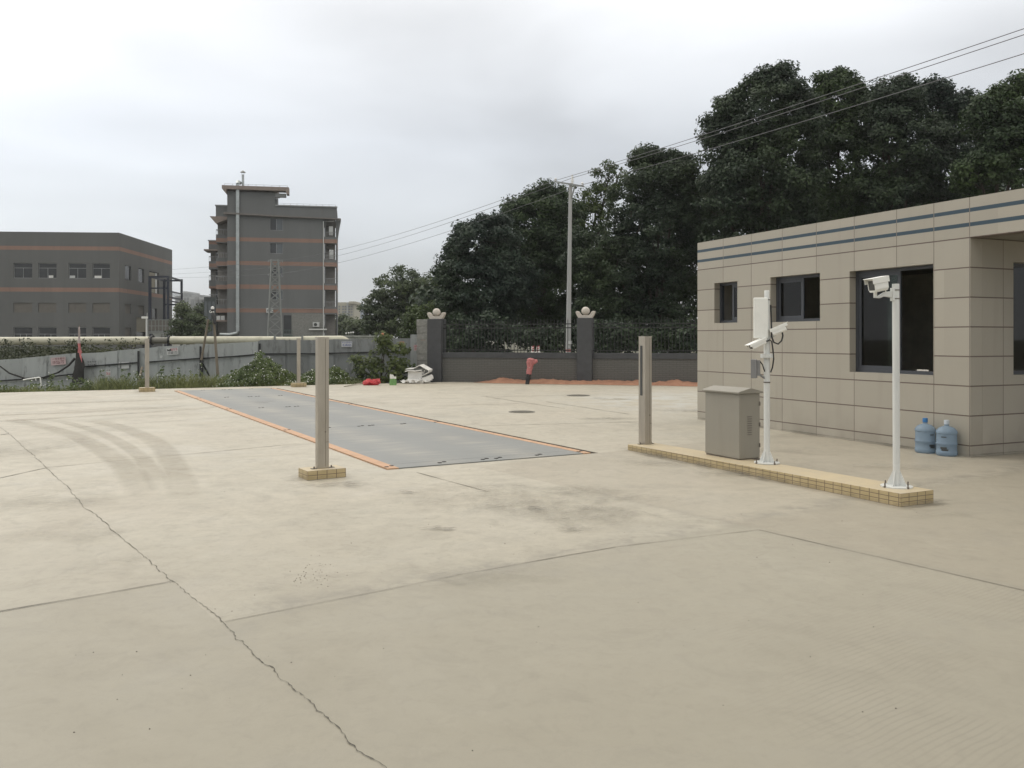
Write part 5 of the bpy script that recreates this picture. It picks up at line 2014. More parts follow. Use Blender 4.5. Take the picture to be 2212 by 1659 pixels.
def build_bush():
    b = edge_pt(822, 0.9)
    z0 = ground_h(b.x, b.y)
    t = thing('leafy_bush', 'large leafy bush with broad yellowish leaves in front of the metal fence', 'bush', (b.x, b.y, z0))
    bpy.context.view_layer.update()
    Y = b.y
    lobes = [(825, 775, 36, 24), (860, 770, 24, 28), (790, 790, 30, 24), (836, 745, 18, 18), (868, 755, 14, 16), (820, 803, 46, 22), (865, 800, 28, 24), (770, 785, 20, 20), (826, 728, 6, 12), (832, 738, 10, 10), (878, 785, 14, 20)]
    C, N = crown_points(lobes, Y, 0.22, 10, 9.0, depth=0.9, skip=0.15, tuft=0.3)
    # broad lobed leaves: each is a five pointed star-like blade
    m = MB()
    for c, nn in zip(C, N):
        s = random.uniform(0.055, 0.105)
        d = (Vector(nn) * 0.6 + Vector((0, -0.5, 0.55)) + Vector((random.gauss(0, .35), random.gauss(0, .35), random.gauss(0, .3)))).normalized()
        q = Matrix.Translation(Vector(c) - Vector((b.x, b.y, z0))) @ d.to_track_quat('Z', 'Y').to_matrix().to_4x4() @ Matrix.Rotation(random.uniform(2.2, 4.1), 4, 'Z')
        out = [(0, -0.25), (0.55, -0.55), (0.45, -0.05), (1.0, 0.25), (0.42, 0.42), (0.0, 1.25), (-0.42, 0.42), (-1.0, 0.25), (-0.45, -0.05), (-0.55, -0.55)]
        vs = [q @ Vector((x * s, y * s, -0.12 * s * abs(x))) for x, y in out]
        m.add(vs, [(0, 1, 2, 8, 9), (2, 3, 4), (2, 4, 6, 8), (4, 5, 6), (6, 7, 8)])
    me = bpy.data.meshes.new('leaves')
    me.from_pydata(m.v, [], m.f)
    me.materials.append(M['leaf_bush'])
    o = bpy.data.objects.new('leaves', me)
    COL.objects.link(o)
    o.parent = t
    st = MB()
    for lb in lobes:
        p = P(lb[0], lb[1], Y) - Vector((b.x, b.y, z0))
        st.tube([(random.uniform(-.1, .1), random.uniform(-.1, .1), 0), p * 0.5 + Vector((random.uniform(-.08, .08), 0, 0.05)), p], [0.022, 0.015, 0.006], 6)
    st.build('stem', M['bark'], t, smooth=True)
    # a single orange bloom at the top
    MB().lathe([(0.01, 0), (0.045, 0.03), (0.05, 0.09), (0.02, 0.12)], 8, Matrix.Translation(P(826.5, 726, Y - 0.1) - Vector((b.x, b.y, z0)))).build('bloom', M['paper_orange'], t)


weeds()
grass()
bank_weeds()
build_bush()


def crumple(m, amt):
    import mathutils.noise as mn
    m.v = [tuple(Vector(v) + mn.noise_vector(Vector(v) * 9) * amt) for v in m.v]
    return m


def build_rubbish():
    # red sack
    c = G(803, 832)
    t = thing('red_sack', 'crumpled red woven sack lying on the concrete edge by the bush', 'sack', c, 0.1)
    m = MB()
    n, k = 36, 40
    vs, fs = [], []
    for j in range(n + 1):
        u = -1 + 2 * j / n
        for i in range(k):
            a = 2 * math.pi * i / k
            r = max(0.02, (1 - abs(u) ** 3) ** 0.5)
            vs.append((u * 0.30, math.cos(a) * 0.17 * r, max(0.0, 0.085 + math.sin(a) * 0.105 * r * (1 + 0.25 * u))))
    for j in range(n):
        for i in range(k):
            fs.append((j * k + i, j * k + (i + 1) % k, (j + 1) * k + (i + 1) % k, (j + 1) * k + i))
    m.add(vs, fs)
    for f_, a_ in ((5, 0.05), (11, 0.035), (23, 0.018)):
        m.v = [tuple(Vector(v) + mnoise.noise_vector(Vector(v) * f_ + Vector((3, 1, 7))) * a_) for v in m.v]
    m.v = [(x, y, max(0.0, z)) for x, y, z in m.v]
    m.build('sack_body', M['red_bag'], t)
    q = MB()
    for _ in range(7):
        x = random.uniform(-0.2, 0.25)
        q.add([(x, -0.13, 0.12), (x + 0.09, -0.12, 0.15), (x + 0.05, -0.05, 0.235), (x - 0.03, -0.06, 0.2)], [(0, 1, 2, 3)])
    crumple(q, 0.04).build('loose_fold', M['red_bag'], t)
    # green and white bag
    c = G(849, 832)
    t = thing('green_bag', 'green and white plastic bag standing open beside the red sack', 'bag', c, 0.15)

    def bagpart(z0, z1, mat, name, ragged):
        m = MB()
        k = 20
        vs, fs = [], []
        for j in range(6):
            z = z0 + (z1 - z0) * j / 5
            for i in range(k):
                a = 2 * math.pi * i / k
                zz = z
                if ragged and j == 5:
                    zz += 0.045 * math.sin(3 * a + 1) + 0.03 * math.sin(7 * a) - 0.05 * math.cos(a)
                e = 1 - 0.15 * z / 0.33
                vs.append((math.copysign(abs(math.cos(a)) ** 0.6, math.cos(a)) * 0.125 * e, math.sin(a) * 0.06 * (1.2 - z), zz))
        for j in range(5):
            for i in range(k):
                fs.append((j * k + i, j * k + (i + 1) % k, (j + 1) * k + (i + 1) % k, (j + 1) * k + i))
        if z0 == 0: fs.append(tuple(range(k)))
        m.add(vs, fs)
        crumple(m, 0.018).build(name, mat, t, smooth=True)
    bagpart(0.0, 0.225, M['green_bag'], 'printed_side', False)
    bagpart(0.222, 0.315, M['foam'], 'open_rim', True)
    # white foam board pile
    c = G(900, 828)
    t = thing('foam_pile', 'heap of broken white foam board and film against the corner pillar', 'rubbish heap', c, 0.0)

    def slab(cx, cy, cz, sx, sy, sz, rx, ry, rz, name='foam_board'):
        M4 = Matrix.Translation((cx, cy, cz)) @ Matrix.Rotation(R(rz), 4, 'Z') @ Matrix.Rotation(R(ry), 4, 'Y') @ Matrix.Rotation(R(rx), 4, 'X')
        m = MB()
        n = 5
        for i in range(n):
            for j in range(n):
                pass
        m.box(-sx / 2, sx / 2, -sy / 2, sy / 2, -sz / 2, sz / 2, M4)
        return m.build(name, M['foam'], t, bevel=0.012)
    q = 30.6 / F

    def fold(pts, y0, y1, th, skew=0.0):
        """a folded board: outline points in picture pixels, pulled back in depth"""
        m = MB()
        pp = [((x - 900) * q, (828 - y) * q) for x, y in pts]
        for (ax, az), (bx, bz) in zip(pp[:-1], pp[1:]):
            d = Vector((bx - ax, 0, bz - az)).normalized()
            nn = Vector((-d.z, 0, d.x)) * th
            A, B = Vector((ax, 0, az)), Vector((bx, 0, bz))
            vs = []
            for y in (y0, y1):
                o2 = Vector((skew * (y - y0), y, 0.25 * (y - y0) * abs(skew)))
                vs += [A + o2, B + o2, B + nn + o2, A + nn + o2]
            m.add(vs, [(0, 1, 2, 3), (7, 6, 5, 4), (0, 4, 5, 1), (1, 5, 6, 2), (2, 6, 7, 3), (3, 7, 4, 0)])
        m.build('foam_board', M['foam'], t)
    fold([(877, 798), (893, 797), (906.7, 789.5), (926, 800.5), (925, 804), (911.7, 811)], -0.12, 0.45, 0.02, 0.15)
    fold([(876.5, 803), (884, 801), (897, 802), (912, 800.5)], -0.20, 0.35, 0.035)
    slab(-0.075, 0.12, 0.23, 0.50, 0.34, 0.40, 0, 3, 6, 'foam_box')
    slab(0.12, 0.15, 0.27, 0.10, 0.30, 0.34, 0, 24, 8, 'foam_box')
    slab(0.385, 0.05, 0.19, 0.40, 0.24, 0.13, 6, -16, 12)
    slab(0.27, 0.0, 0.09, 0.40, 0.26, 0.05, 10, 6, 30)
    slab(-0.03, -0.14, 0.06, 0.58, 0.14, 0.07, 18, 3, -4)
    slab(-0.10, -0.10, 0.115, 0.44, 0.05, 0.10, -30, 0, 8)

    def sheet(cx, cy, cz, sx, sy, bend, tilt, rz, th=0.012):
        M4 = Matrix.Translation((cx, cy, cz)) @ Matrix.Rotation(R(rz), 4, 'Z') @ Matrix.Rotation(R(tilt[0]), 4, 'X') @ Matrix.Rotation(R(tilt[1]), 4, 'Y')
        m = MB()
        n = 12
        vs = []
        for j in range(n + 1):
            for i in range(n + 1):
                u, v = -1 + 2 * i / n, -1 + 2 * j / n
                z = bend[0] * u * u + bend[1] * v * v + bend[2] * math.sin(2.3 * u + v)
                e = 1 + 0.10 * math.sin(5 * u + 2 * cz * 9) if abs(v) == 1 else 1
                vs.append(M4 @ Vector((u * sx / 2, v * sy / 2 * e, z)))
        m.add(vs, [(j * (n + 1) + i, j * (n + 1) + i + 1, (j + 1) * (n + 1) + i + 1, (j + 1) * (n + 1) + i) for j in range(n) for i in range(n)])
        crumple(m, 0.025)
        o = m.build('foam_sheet', M['foam'], t, smooth=True)
        q = o.modifiers.new('thickness', 'SOLIDIFY')
        q.thickness = th
    sheet(0.24, 0.12, 0.36, 0.34, 0.30, (0.08, 0.0, 0.02), (24, -34), -14)
    sheet(0.30, -0.04, 0.10, 0.4, 0.3, (0.05, 0.04, 0.03), (14, 8), 30)
    m = MB()
    k, n = 16, 10
    vs = [(-0.42 + 0.05 * i - 0.1, -0.12 - 0.03 * j + 0.1, 0.05 + 0.05 * math.sin(i * 1.3) * math.cos(j) + 0.03) for j in range(n) for i in range(k)]
    fs = [(j * k + i, j * k + i + 1, (j + 1) * k + i + 1, (j + 1) * k + i) for j in range(n - 1) for i in range(k - 1)]
    m.add(vs, fs)
    crumple(m, 0.09).build('plastic_film', M['foam'], t)
    # loose timber lath
    a, b = G(744, 836), G(786, 829.5)
    t = thing('timber_lath', 'thin pale lath lying by the concrete edge left of the red sack', 'plank', a)
    MB().bar(Vector((0, 0, 0.02)), b - a + Vector((0, 0, 0.05)), 0.05, 0.02).build('lath', M['cream_sheet'], t)


build_rubbish()

# ------------------------------------------------------------------ white pipe, low wall, globes
def build_pipe():
    Y = 46.0
    t = thing('heating_pipe', 'fat cream clad pipe running behind the fence below the buildings', 'pipeline', P(300, 734, Y))
    o = Vector(t.location)
    r = 0.215

    def seg(x0, x1, y0, y1, rr, mat, name):
        MB().tube([P(x0, y0, Y) - o, P(x1, y1, Y) - o], rr, 20).build(name, M[mat], t, smooth=True)
    seg(-260, 322, 737.5, 735.5, r, 'pipe', 'pipe_run')
    seg(322, 369, 735.5, 735.2, r * 0.80, 'pipe_grey', 'grey_sleeve')
    seg(369, 586, 735.2, 735.0, r, 'pipe', 'pipe_run')
    seg(586, 592, 735, 735, r * 1.0, 'pipe', 'pipe_collar')
    for x in (327, 365):
        seg(x, x + 3, 735.4, 735.4, r * 1.25, 'black_bar', 'flange')
    seg(592, 652, 735, 734.8, r * 0.86, 'pipe', 'narrow_run')
    pts = [P(652, 734.5, Y) - o, P(735, 733.8, Y) - o]
    for k in range(1, 9):
        a = R(90) * k / 8
        pts.append(P(735 + 20 * math.sin(a), 733.8 + 20 * (1 - math.cos(a)), Y) - o)
    pts.append(P(755, 790, Y) - o)
    MB().tube(pts, r, 20).build('elbow_run', M['pipe'], t, smooth=True)
    # saddle bracket with two legs
    m = MB()
    for px in (593.5, 653):
        m.bar(P(px, 724, Y - 0.3) - o, P(px, 775, Y - 0.3) - o, 0.09)
    m.build('support_leg', M['lattice'], t)
    MB().bar(P(593.5, 739, Y - 0.33) - o, P(653, 739, Y - 0.33) - o, 0.06).build('support_bar', M['black_bar'], t)
    for px in (612, 626):
        MB().tube([P(px, 739, Y - 0.33) - o, P(px, 734, Y - 0.33) - o], [0.03, 0.045], 8).build('bracket_bolt', M['black_bar'], t)
    for px in (60, 180, 430, 520, 690):
        MB().bar(P(px, 742, Y) - o, P(px, 800, Y) - o, 0.3).build('pipe_pier', M['lime'], t)


def build_low_wall():
    Y = 60
    a, b = P(690, 725, Y), P(808, 725, Y)
    t = thing('low_wall', 'pale weathered low wall beyond the end of the cream pipe', 'wall', (a.x, Y, -1))
    L = b.x - a.x
    MB().box(0, L, 0, 0.2, -0.5, 2.72).build('wall_face', M['lime'], t)
    MB().box(-0.05, L + 0.05, -0.06, 0.26, 2.722, 2.84).build('coping', M['lime'], t)
    m = MB()
    for x in np.arange(0.6, L, 0.95):
        m.box(x, x + 0.03, -0.012, -0.002, 2.2, 2.7)
    m.build('panel_joint', M['pipe_grey'], t)
    for k, (px, py, lab) in enumerate(((747.8, 720.2, 'white globe lamp, leftmost of four in a row beyond the pipe'), (753.3, 719.4, 'white globe lamp, second from the left of four beyond the pipe'),
                                       (758.2, 718.7, 'white globe lamp, third from the left of four beyond the pipe'), (762.8, 718.1, 'white globe lamp, rightmost of four in a row beyond the pipe'))):
        c = P(px, py, 62)
        g = thing('globe_lamp', lab, 'lamp', (c.x, c.y, -1), 0, 'globe lamps beyond the pipe')
        n = 10
        MB().lathe([(max(0.002, 0.062 * math.sin(math.pi * q / n)), -0.062 * math.cos(math.pi * q / n) + c.z + 1) for q in range(n + 1)], 16).build('globe', M['globe'], g, smooth=True)
        MB().tube([(0, 0, 0), (0, 0, c.z + 1 - 0.06)], 0.02, 6).build('lamp_post', M['lattice'], g)


build_pipe()
build_low_wall()


# ------------------------------------------------------------------ grey factory on the left
def win_grid(parent, x0, x1, z0, z1, y, glass, fr, nx=2, transom=None, name='window', fy=0.03, recess=0.12):
    """glazed opening drawn proud of a recess already cut: frame + pane, local facade frame (y into the wall)"""
    w = 0.055
    m = MB()
    m.box(x0, x1, y, y + 0.05, z0, z0 + w)
    m.box(x0, x1, y, y + 0.05, z1 - w, z1)
    m.box(x0, x0 + w, y, y + 0.05, z0 + w, z1 - w)
    m.box(x1 - w, x1, y, y + 0.05, z0 + w, z1 - w)
    zt = z1 - w
    if transom:
        m.box(x0 + w, x1 - w, y, y + 0.05, transom - w / 2, transom + w / 2)
        zt = transom - w / 2
    for k in range(1, nx):
        x = x0 + (x1 - x0) * k / nx
        m.box(x - w / 2, x + w / 2, y, y + 0.05, z0 + w, zt)
    f = m.build(name, M[fr], parent)
    MB().box(x0 + 0.01, x1 - 0.01, y + 0.02, y + 0.03, z0 + 0.01, z1 - 0.01).build('pane', M[glass], f)
    return f


GREY = (0.124, 0.127, 0.123)
BAND = (0.270, 0.168, 0.128)


def build_factory():
    t = thing('grey_factory', 'wide dark grey factory block with two dull orange bands at the left', 'building')
    C = P(257, HY, 108)
    C.z = -1.2
    fd = Vector((1, 0.0768, 0)).normalized()        # along the front to the right
    Mf = frame(C, fd)                               # x right, y away, z up; origin at the corner
    t.matrix_world = Mf
    dz = 1.2
    bands = [(12.82 + dz, 13.32 + dz), (7.55 + dz, 8.08 + dz)]
    fm = facade_mat('factory_wall', GREY, BAND, bands)
    Lf, top = 46.0, 15.1 + dz
    cols = [(1.12, 3.26), (4.03, 6.19), (7.65, 9.86), (10.6, 12.86), (14.95, 17.2), (18.0, 20.2), (22.0, 24.2), (25.2, 27.4), (29, 31.2), (32.2, 34.4)]
    holes = []
    for a, b in cols:
        holes += [(-b, -a, 9.26 + dz, 11.15 + dz), (-b, -a, 4.92 + dz, 6.15 + dz), (-b, -a, 0.9 + dz, 3.06 + dz)]
    wall_with_holes(-Lf, 0, 0, top, holes, 0.35).build('front_wall', fm, t)
    for i, (a, b) in enumerate(cols):
        win_grid(t, -b, -a, 9.26 + dz, 11.15 + dz, 0.14, 'glass_far', 'frame_far', 2, 10.55 + dz)
        win_grid(t, -b, -a, 0.9 + dz, 3.06 + dz, 0.14, 'glass_far', 'frame_far', 3, 2.2 + dz)
        MB().box(-b, -a, 0.10, 0.14, 4.92 + dz, 6.15 + dz).build('closed_shutter', M['shutter'], t)
        # pale stacked goods seen low behind the upper glass
        if i in (1, 0, 2, 4):
            k = {0: (0.1, 0.5), 1: (0.05, 0.35), 2: (0.55, 0.8), 4: (0.8, 0.98)}[i]
            MB().box(-b + (b - a) * k[0], -b + (b - a) * k[1], 0.12, 0.135, 9.32 + dz, 9.62 + dz).build('pane', M['foam'] if i in (0, 2) else M['paper_white'], t)
    # side wall, running away from the corner; its own frame: x away from the viewer, y into the building
    sd = (Mf.to_3x3() @ Vector((0, 1, 0)))
    Ms = Mf.inverted() @ frame(C + Vector((0, 0, 0)), sd)
    ss = [(2.06, 4.19), (6.82, 9.05)]
    sh = []
    for a, b in ss:
        sh += [(a, b, 9.3 + dz, 11.15 + dz), (a, b, 4.92 + dz, 6.15 + dz)]
    sh += [(2.06, 4.19, 0.9 + dz, 3.06 + dz), (11.0, 15.1, 8.1 + dz, 11.15 + dz), (12.2, 14.2, 4.3 + dz, 5.95 + dz), (6.1, 10.2, 0.0, 4.55 + dz)]
    w = wall_with_holes(0.352, 21.0, 0, top, sh, 0.35)
    o = w.build('side_wall', fm, t, Ms)
    # y of this frame points out or in? inside must be -x of the front frame
    yl = Ms.to_3x3() @ Vector((0, 1, 0))
    sgn = 1 if yl.x < 0 else -1
    if sgn < 0:
        for v in o.data.vertices: v.co.y *= -1
        o.data.flip_normals()

    def sbox(a, b, c, d, y0, y1, mat, name):
        q = MB().box(a, b, min(y0 * sgn, y1 * sgn), max(y0 * sgn, y1 * sgn), c, d)
        return q.build(name, M[mat], t, Ms)
    for a, b in ss:
        sbox(a, b, 9.3 + dz, 11.15 + dz, 0.14, 0.18, 'glass_far', 'window')
        sbox(a, b, 4.92 + dz, 6.15 + dz, 0.14, 0.18, 'shutter', 'closed_shutter')
    sbox(2.06, 4.19, 0.9 + dz, 3.06 + dz, 0.14, 0.18, 'shutter', 'closed_shutter')
    sbox(12.2, 14.2, 4.3 + dz, 5.95 + dz, 0.14, 0.18, 'glass_far', 'window')
    sbox(11.4, 13.6, 8.15 + dz, 11.0 + dz, 0.10, 0.14, 'cream_sheet', 'loading_door')
    sbox(13.7, 14.4, 8.15 + dz, 11.0 + dz, 0.06, 0.10, 'paper_white', 'door_leaf')
    sbox(11.0, 15.1, 8.1 + dz, 11.15 + dz, 0.30, 0.34, 'glass_far', 'doorway')
    sbox(6.1, 10.2, 2.55 + dz, 4.55 + dz, 0.10, 0.14, 'cream_sheet', 'roller_shutter')
    sbox(6.1, 10.2, 0, 2.55 + dz, 0.32, 0.34, 'glass_far', 'doorway')
    # remaining sides and roof
    MB().box(-Lf, -0.36, 20.6, 20.95, 0, top).build('rear_wall', fm, t)
    MB().box(-Lf, -Lf + 0.3, 0.352, 20.598, 0, top).build('end_wall', fm, t)
    MB().box(-Lf + 0.31, -0.36, 0.36, 20.59, top - 0.9, top - 0.6).build('roof', M['roof_dark'], t)
    MB().box(-Lf + 0.31, -0.36, 0.36, 20.59, 7.3 + dz, 7.5 + dz).build('upper_floor', M['inner'], t)
    return Mf


build_factory()


def build_lift_frame():
    a, b = P(324, HY, 111.5), P(363, HY, 111.5)
    c, d = P(355.3, HY, 119), P(392.3, HY, 119)
    t = thing('hoist_frame', 'navy steel hoist frame standing at the side of the grey factory', 'steel frame', (a.x, a.y, -1.2))
    o = Vector(t.location)
    tops = {0: 9.85, 1: 9.85, 2: 9.95, 3: 9.95}
    pts = [a, b, c, d]
    w = (0.30, 0.24, 0.30, 0.24)
    for i, p in enumerate(pts):
        x, y = p.x - o.x, p.y - o.y
        MB().box(x - w[i] / 2, x + w[i] / 2, y - 0.15, y + 0.15, 0, tops[i] + 1.2).build('column', M['navy'], t)

    def beam(p, q, z, ww=0.16):
        MB().bar((p.x - o.x, p.y - o.y, z + 1.2), (q.x - o.x, q.y - o.y, z + 1.2), ww, ww * 1.4).build('beam', M['navy'], t)
    for z in (9.75,):
        beam(a, b, z); beam(c, d, z); beam(a, c, z); beam(b, d, z)
    for z in (7.9, 7.1, 6.6):
        beam(b, d, z, 0.12)
    beam(c, d, 6.4); beam(a, b, 8.25, 0.12)
    m = MB()
    for k in range(14):
        u = k / 13
        p = b.lerp(d, u)
        m.bar((p.x - o.x, p.y - o.y, 8.0 + 0.1), (p.x - o.x, p.y - o.y, 9.0), 0.05)
    m.build('landing_rail', M['frame_far'], t)


build_lift_frame()


def build_gantry():
    Y = 100
    a, b = P(320, 690, Y), P(366, 690, Y)
    t = thing('mesh_platform', 'small grey mesh sided platform on posts before the factory side', 'platform', (a.x, Y, -1.2))
    L = b.x - a.x
    z = lambda py: H + (HY - py) / F * Y + 1.2
    m = MB()
    for x in np.linspace(0, L, 7):
        m.box(x - 0.03, x + 0.03, -0.03, 0.03, z(717.5), z(691))
    for zz in (z(691), z(704), z(716)):
        m.box(0, L, -0.035, 0.035, zz - 0.04, zz + 0.04)
    m.build('guard_rail', M['lattice'], t)
    MB().box(0.02, L - 0.02, 0.02, 0.03, z(714), z(692)).build('mesh_panel', M['shutter'], t)
    MB().box(-0.1, L + 0.1, -0.1, 1.8, z(720.5), z(718)).build('deck', M['lattice'], t)
    for x in (0.05, L * 0.72):
        MB().box(x - 0.08, x + 0.08, -0.08, 0.08, 0, z(721)).build('leg', M['lattice'], t)
    # white hopper below the deck
    m = MB()
    x0, x1 = L * 0.22, L * 0.66
    vs = [(x0, 0, z(720.6)), (x1, 0, z(720.6)), (x1, 1.5, z(720.6)), (x0, 1.5, z(720.6)), (x0 + 0.5, 0.5, z(740)), (x1 - 0.7, 0.5, z(740)), (x1 - 0.7, 1.0, z(740)), (x0 + 0.5, 1.0, z(740))]
    m.add(vs, [(0, 1, 2, 3), (7, 6, 5, 4), (0, 4, 5, 1), (1, 5, 6, 2), (2, 6, 7, 3), (3, 7, 4, 0)])
    m.build('hopper', M['paper_white'], t)
    # slim white pole with a camera, left of it
    c = P(316.6, 690, 98)
    p = thing('camera_post', 'slim white post with a small camera before the factory', 'camera post', (c.x, c.y, -1.2))
    hz = H + (HY - 688) / F * 98 + 1.2
    MB().tube([(0, 0, 0), (0, 0, hz)], 0.10, 8).build('post', M['white_paint'], p, smooth=True)
    m = MB().box(-0.55, 0.12, -0.12, 0.12, hz - 0.02, hz + 0.22)
    m.build('camera_head', M['white_plastic'], p, bevel=0.03)
    MB().tube([(0.05, 0, hz + 0.2), (0.08, 0, hz + 0.65)], 0.03, 6).build('aerial', M['white_paint'], p)


build_gantry()


# ------------------------------------------------------------------ apartment block
def build_apartment():
    t = thing('apartment_block', 'grey five storey apartment block with orange bands and a silver flue', 'building')
    C = Vector((-37.53, 112, -1.2))
    e = Vector((0.982, 0.191, 0)).normalized()
    Mf = frame(C, e)
    t.matrix_world = Mf
    dz = 1.2
    bands = [(14.50 + dz, 15.02 + dz), (11.36 + dz, 11.90 + dz), (8.22 + dz, 8.80 + dz), (5.10 + dz, 5.64 + dz)]
    fm = facade_mat('apartment_wall', (0.140, 0.146, 0.146), BAND, bands)
    W, D, top = 14.17, 13.0, 19.3 + dz
    X1 = 12.5
    fl = [(16.05, 17.66), (12.96, 14.38), (9.86, 11.2), (6.80, 8.12)]
    holes = [(5.42, 7.11, a + dz, b + dz) for a, b in fl]
    holes += [(7.2, 8.2, 2.3 + dz, 4.75 + dz)]
    wall_with_holes(0, X1, 0, top, holes, 0.3).build('front_wall', fm, t)
    for i, (a, b) in enumerate(fl):
        f = win_grid(t, 5.42, 7.11, a + dz, b + dz, 0.12, 'glass_far', 'frame_far', 2)
        MB().box(6.30, 7.05, 0.125, 0.13, a + dz + 0.06, b + dz - 0.06).build('pane', M['glass_blue'], f)
    MB().box(7.2, 8.2, 0.16, 0.2, 2.3 + dz, 4.75 + dz).build('window', M['glass_far'], t)
    # corner balconies on the right: slabs, parapets, a recessed wall and slim railings
    fz = [15.05, 11.93, 8.83, 5.67]       # underside of opening sill zone
    op = [(15.35, 17.75), (12.25, 14.45), (9.1, 11.32), (5.95, 8.18), (-1.2, 4.9)]
    MB().box(X1 + 0.002, W - 0.25, 1.4, 1.65, 0, 17.9 + dz).build('recess_wall', M['recess'], t)
    zs = [17.76 + dz, top]
    MB().box(X1 + 0.002, W, 0, 0.25, 17.76 + dz, top).build('parapet', fm, t)
    levels = [(14.46, 15.34), (11.33, 12.24), (8.19, 9.09), (4.91, 5.94)]
    for a, b in levels:
        p = MB()
        p.box(X1 + 0.002, W, 0.0, 0.20, a + dz, b + dz)
        p.box(W - 0.20, W, 0.201, 3.0, a + dz, b + dz)
        p.box(X1 + 0.002, W - 0.201, 0.201, 1.398, a + dz, a + dz + 0.2)
        bal = p.build('balcony', fm, t)
        r = MB()
        r.box(X1 + 0.05, W, 0.05, 0.10, b + dz + 0.62, b + dz + 0.68)
        r.box(W - 0.10, W - 0.05, 0.101, 3.0, b + dz + 0.62, b + dz + 0.68)
        for x in np.linspace(X1 + 0.08, W - 0.05, 9):
            r.box(x - 0.015, x + 0.015, 0.06, 0.09, b + dz, b + dz + 0.62)
        r.build('balcony_rail', M['frame_far'], bal)
    MB().box(X1 + 0.1, X1 + 0.18, 0.02, 0.12, 0, 17.7 + dz).build('balcony_post', fm, t)
    MB().box(W - 0.2, W, 3.0, D, 0, top).build('side_wall', fm, t)
    MB().box(W - 0.14, W - 0.02, 0.03, 0.15, 5.9 + dz, 17.7 + dz).build('corner_post', fm, t)
    for (x, z, h) in ((13.1, 15.6, 1.2), (13.15, 12.4, 1.25)):
        MB().box(x, x + 0.55, 0.25, 0.30, z + dz, z + h + dz).build('hung_panel', M['paper_white'], t)
    for z in (16.9, 13.75):
        MB().box(12.8, 13.5, 0.9, 1.35, z + dz, z + 0.45 + dz).build('air_conditioner', M['shutter'], t)
    # roof, copings, ledge
    MB().box(0.3, W - 0.26, 0.31, D, 18.2 + dz, 18.4 + dz).build('roof', M['roof_dark'], t)
    MB().box(6.102, W + 0.05, -0.14, 0.36, top + 0.001, top + 0.16).build('coping', M['frame_far'], t)
    m = MB().prism([(-0.4, 18.25 + dz), (4.0, 18.12 + dz), (6.0, 18.02 + dz), (W + 0.5, 17.82 + dz), (W + 0.5, 17.66 + dz), (6.0, 17.82 + dz), (4.0, 17.9 + dz), (-0.4, 18.0 + dz)], -0.45, -0.002)
    m.build('drip_ledge', M['ledge_grey'], t)
    m = MB().prism([(W + 0.002, 17.84 + dz), (W + 0.52, 17.84 + dz), (W + 0.28, 16.6 + dz), (W + 0.05, 14.9 + dz), (W + 0.002, 14.9 + dz)], 0.2, 2.6)
    m.build('curved_fin', fm, t)
    # stair tower with its overhanging slab roof
    MB().box(0.0, 6.1, 0.3, 5.5, top - 0.9, 21.05 + dz).build('stair_tower', fm, t)
    MB().box(0.0, 6.1, 0.0, 0.298, top + 0.002, 21.05 + dz).build('stair_front', fm, t)
    slab = MB().prism([(-0.6, 21.75 + dz), (6.3, 21.75 + dz), (6.3, 21.25 + dz), (0, 21.25 + dz), (-0.05, 20.75 + dz), (-0.6, 21.3 + dz)], -0.6, 5.8)
    slab.prism([(6.301, 21.75 + dz), (7.9, 21.75 + dz), (7.9, 20.85 + dz), (7.6, 20.85 + dz), (7.5, 21.25 + dz), (6.301, 21.25 + dz)], -0.6, 1.0)
    slab.build('tower_roof', M['apt_trim'], t)
    MB().box(6.102, 7.5, 0.1, 0.9, 20.55 + dz, 21.0 + dz).build('roof_beam', M['frame_far'], t)
    MB().box(6.102, 6.3, 0.4, 1.2, top + 0.17, top + 0.95).build('roof_upstand', fm, t)
    m = MB()
    for x in np.linspace(6.4, W - 0.2, 10):
        m.box(x - 0.02, x + 0.02, 0.1, 0.14, top + 0.16, top + 0.4)
    m.box(6.4, W - 0.2, 0.11, 0.13, top + 0.385, top + 0.41)
    for x in np.linspace(-0.3, 7.7, 9):
        m.box(x - 0.02, x + 0.02, -0.4, -0.36, 21.75 + dz, 21.98 + dz)
    m.box(-0.3, 7.7, -0.39, -0.37, 21.96 + dz, 21.99 + dz)
    m.build('lightning_rail', M['frame_far'], t)
    # galvanised flue and vent stack
    m = MB()
    m.box(1.16, 1.56, -0.42, -0.06, 2.6 + dz, 22.0 + dz)
    for z in np.arange(3.2, 21.6, 1.02):
        m.box(1.13, 1.59, -0.45, -0.03, z + dz, z + 0.07 + dz)
    fl_ = m.build('flue', M['galv'], t)
    MB().tube([(1.36, -0.24, 22.0 + dz), (1.36, 0.1, 22.35 + dz), (1.6, 0.6, 22.3 + dz)], [0.24, 0.26, 0.22], 12).build('flue_elbow', M['galv'], fl_, smooth=True)
    m = MB().tube([(1.4, -0.24, 2.7 + dz), (1.25, -0.24, 2.35 + dz), (0.3, -0.24, 2.15 + dz), (-0.9, -0.24, 2.2 + dz)], [0.2, 0.22, 0.2, 0.2], 10)
    m.build('flue_run', M['galv'], fl_, smooth=True)
    m = MB().tube([(1.95, 0.5, 21.7 + dz), (1.93, 0.5, 23.4 + dz)], 0.16, 12)
    m.build('vent_stack', M['galv'], t, smooth=True)
    m = MB()
    for x in (-0.14, 0.14):
        m.box(1.93 + x - 0.02, 1.93 + x + 0.02, 0.48, 0.52, 23.4 + dz, 23.7 + dz)
    m.lathe([(0.36, 23.70), (0.30, 23.78), (0.05, 23.95)], 14, Matrix.Translation((1.93, 0.5, dz)))
    m.build('vent_cap', M['lattice'], t)
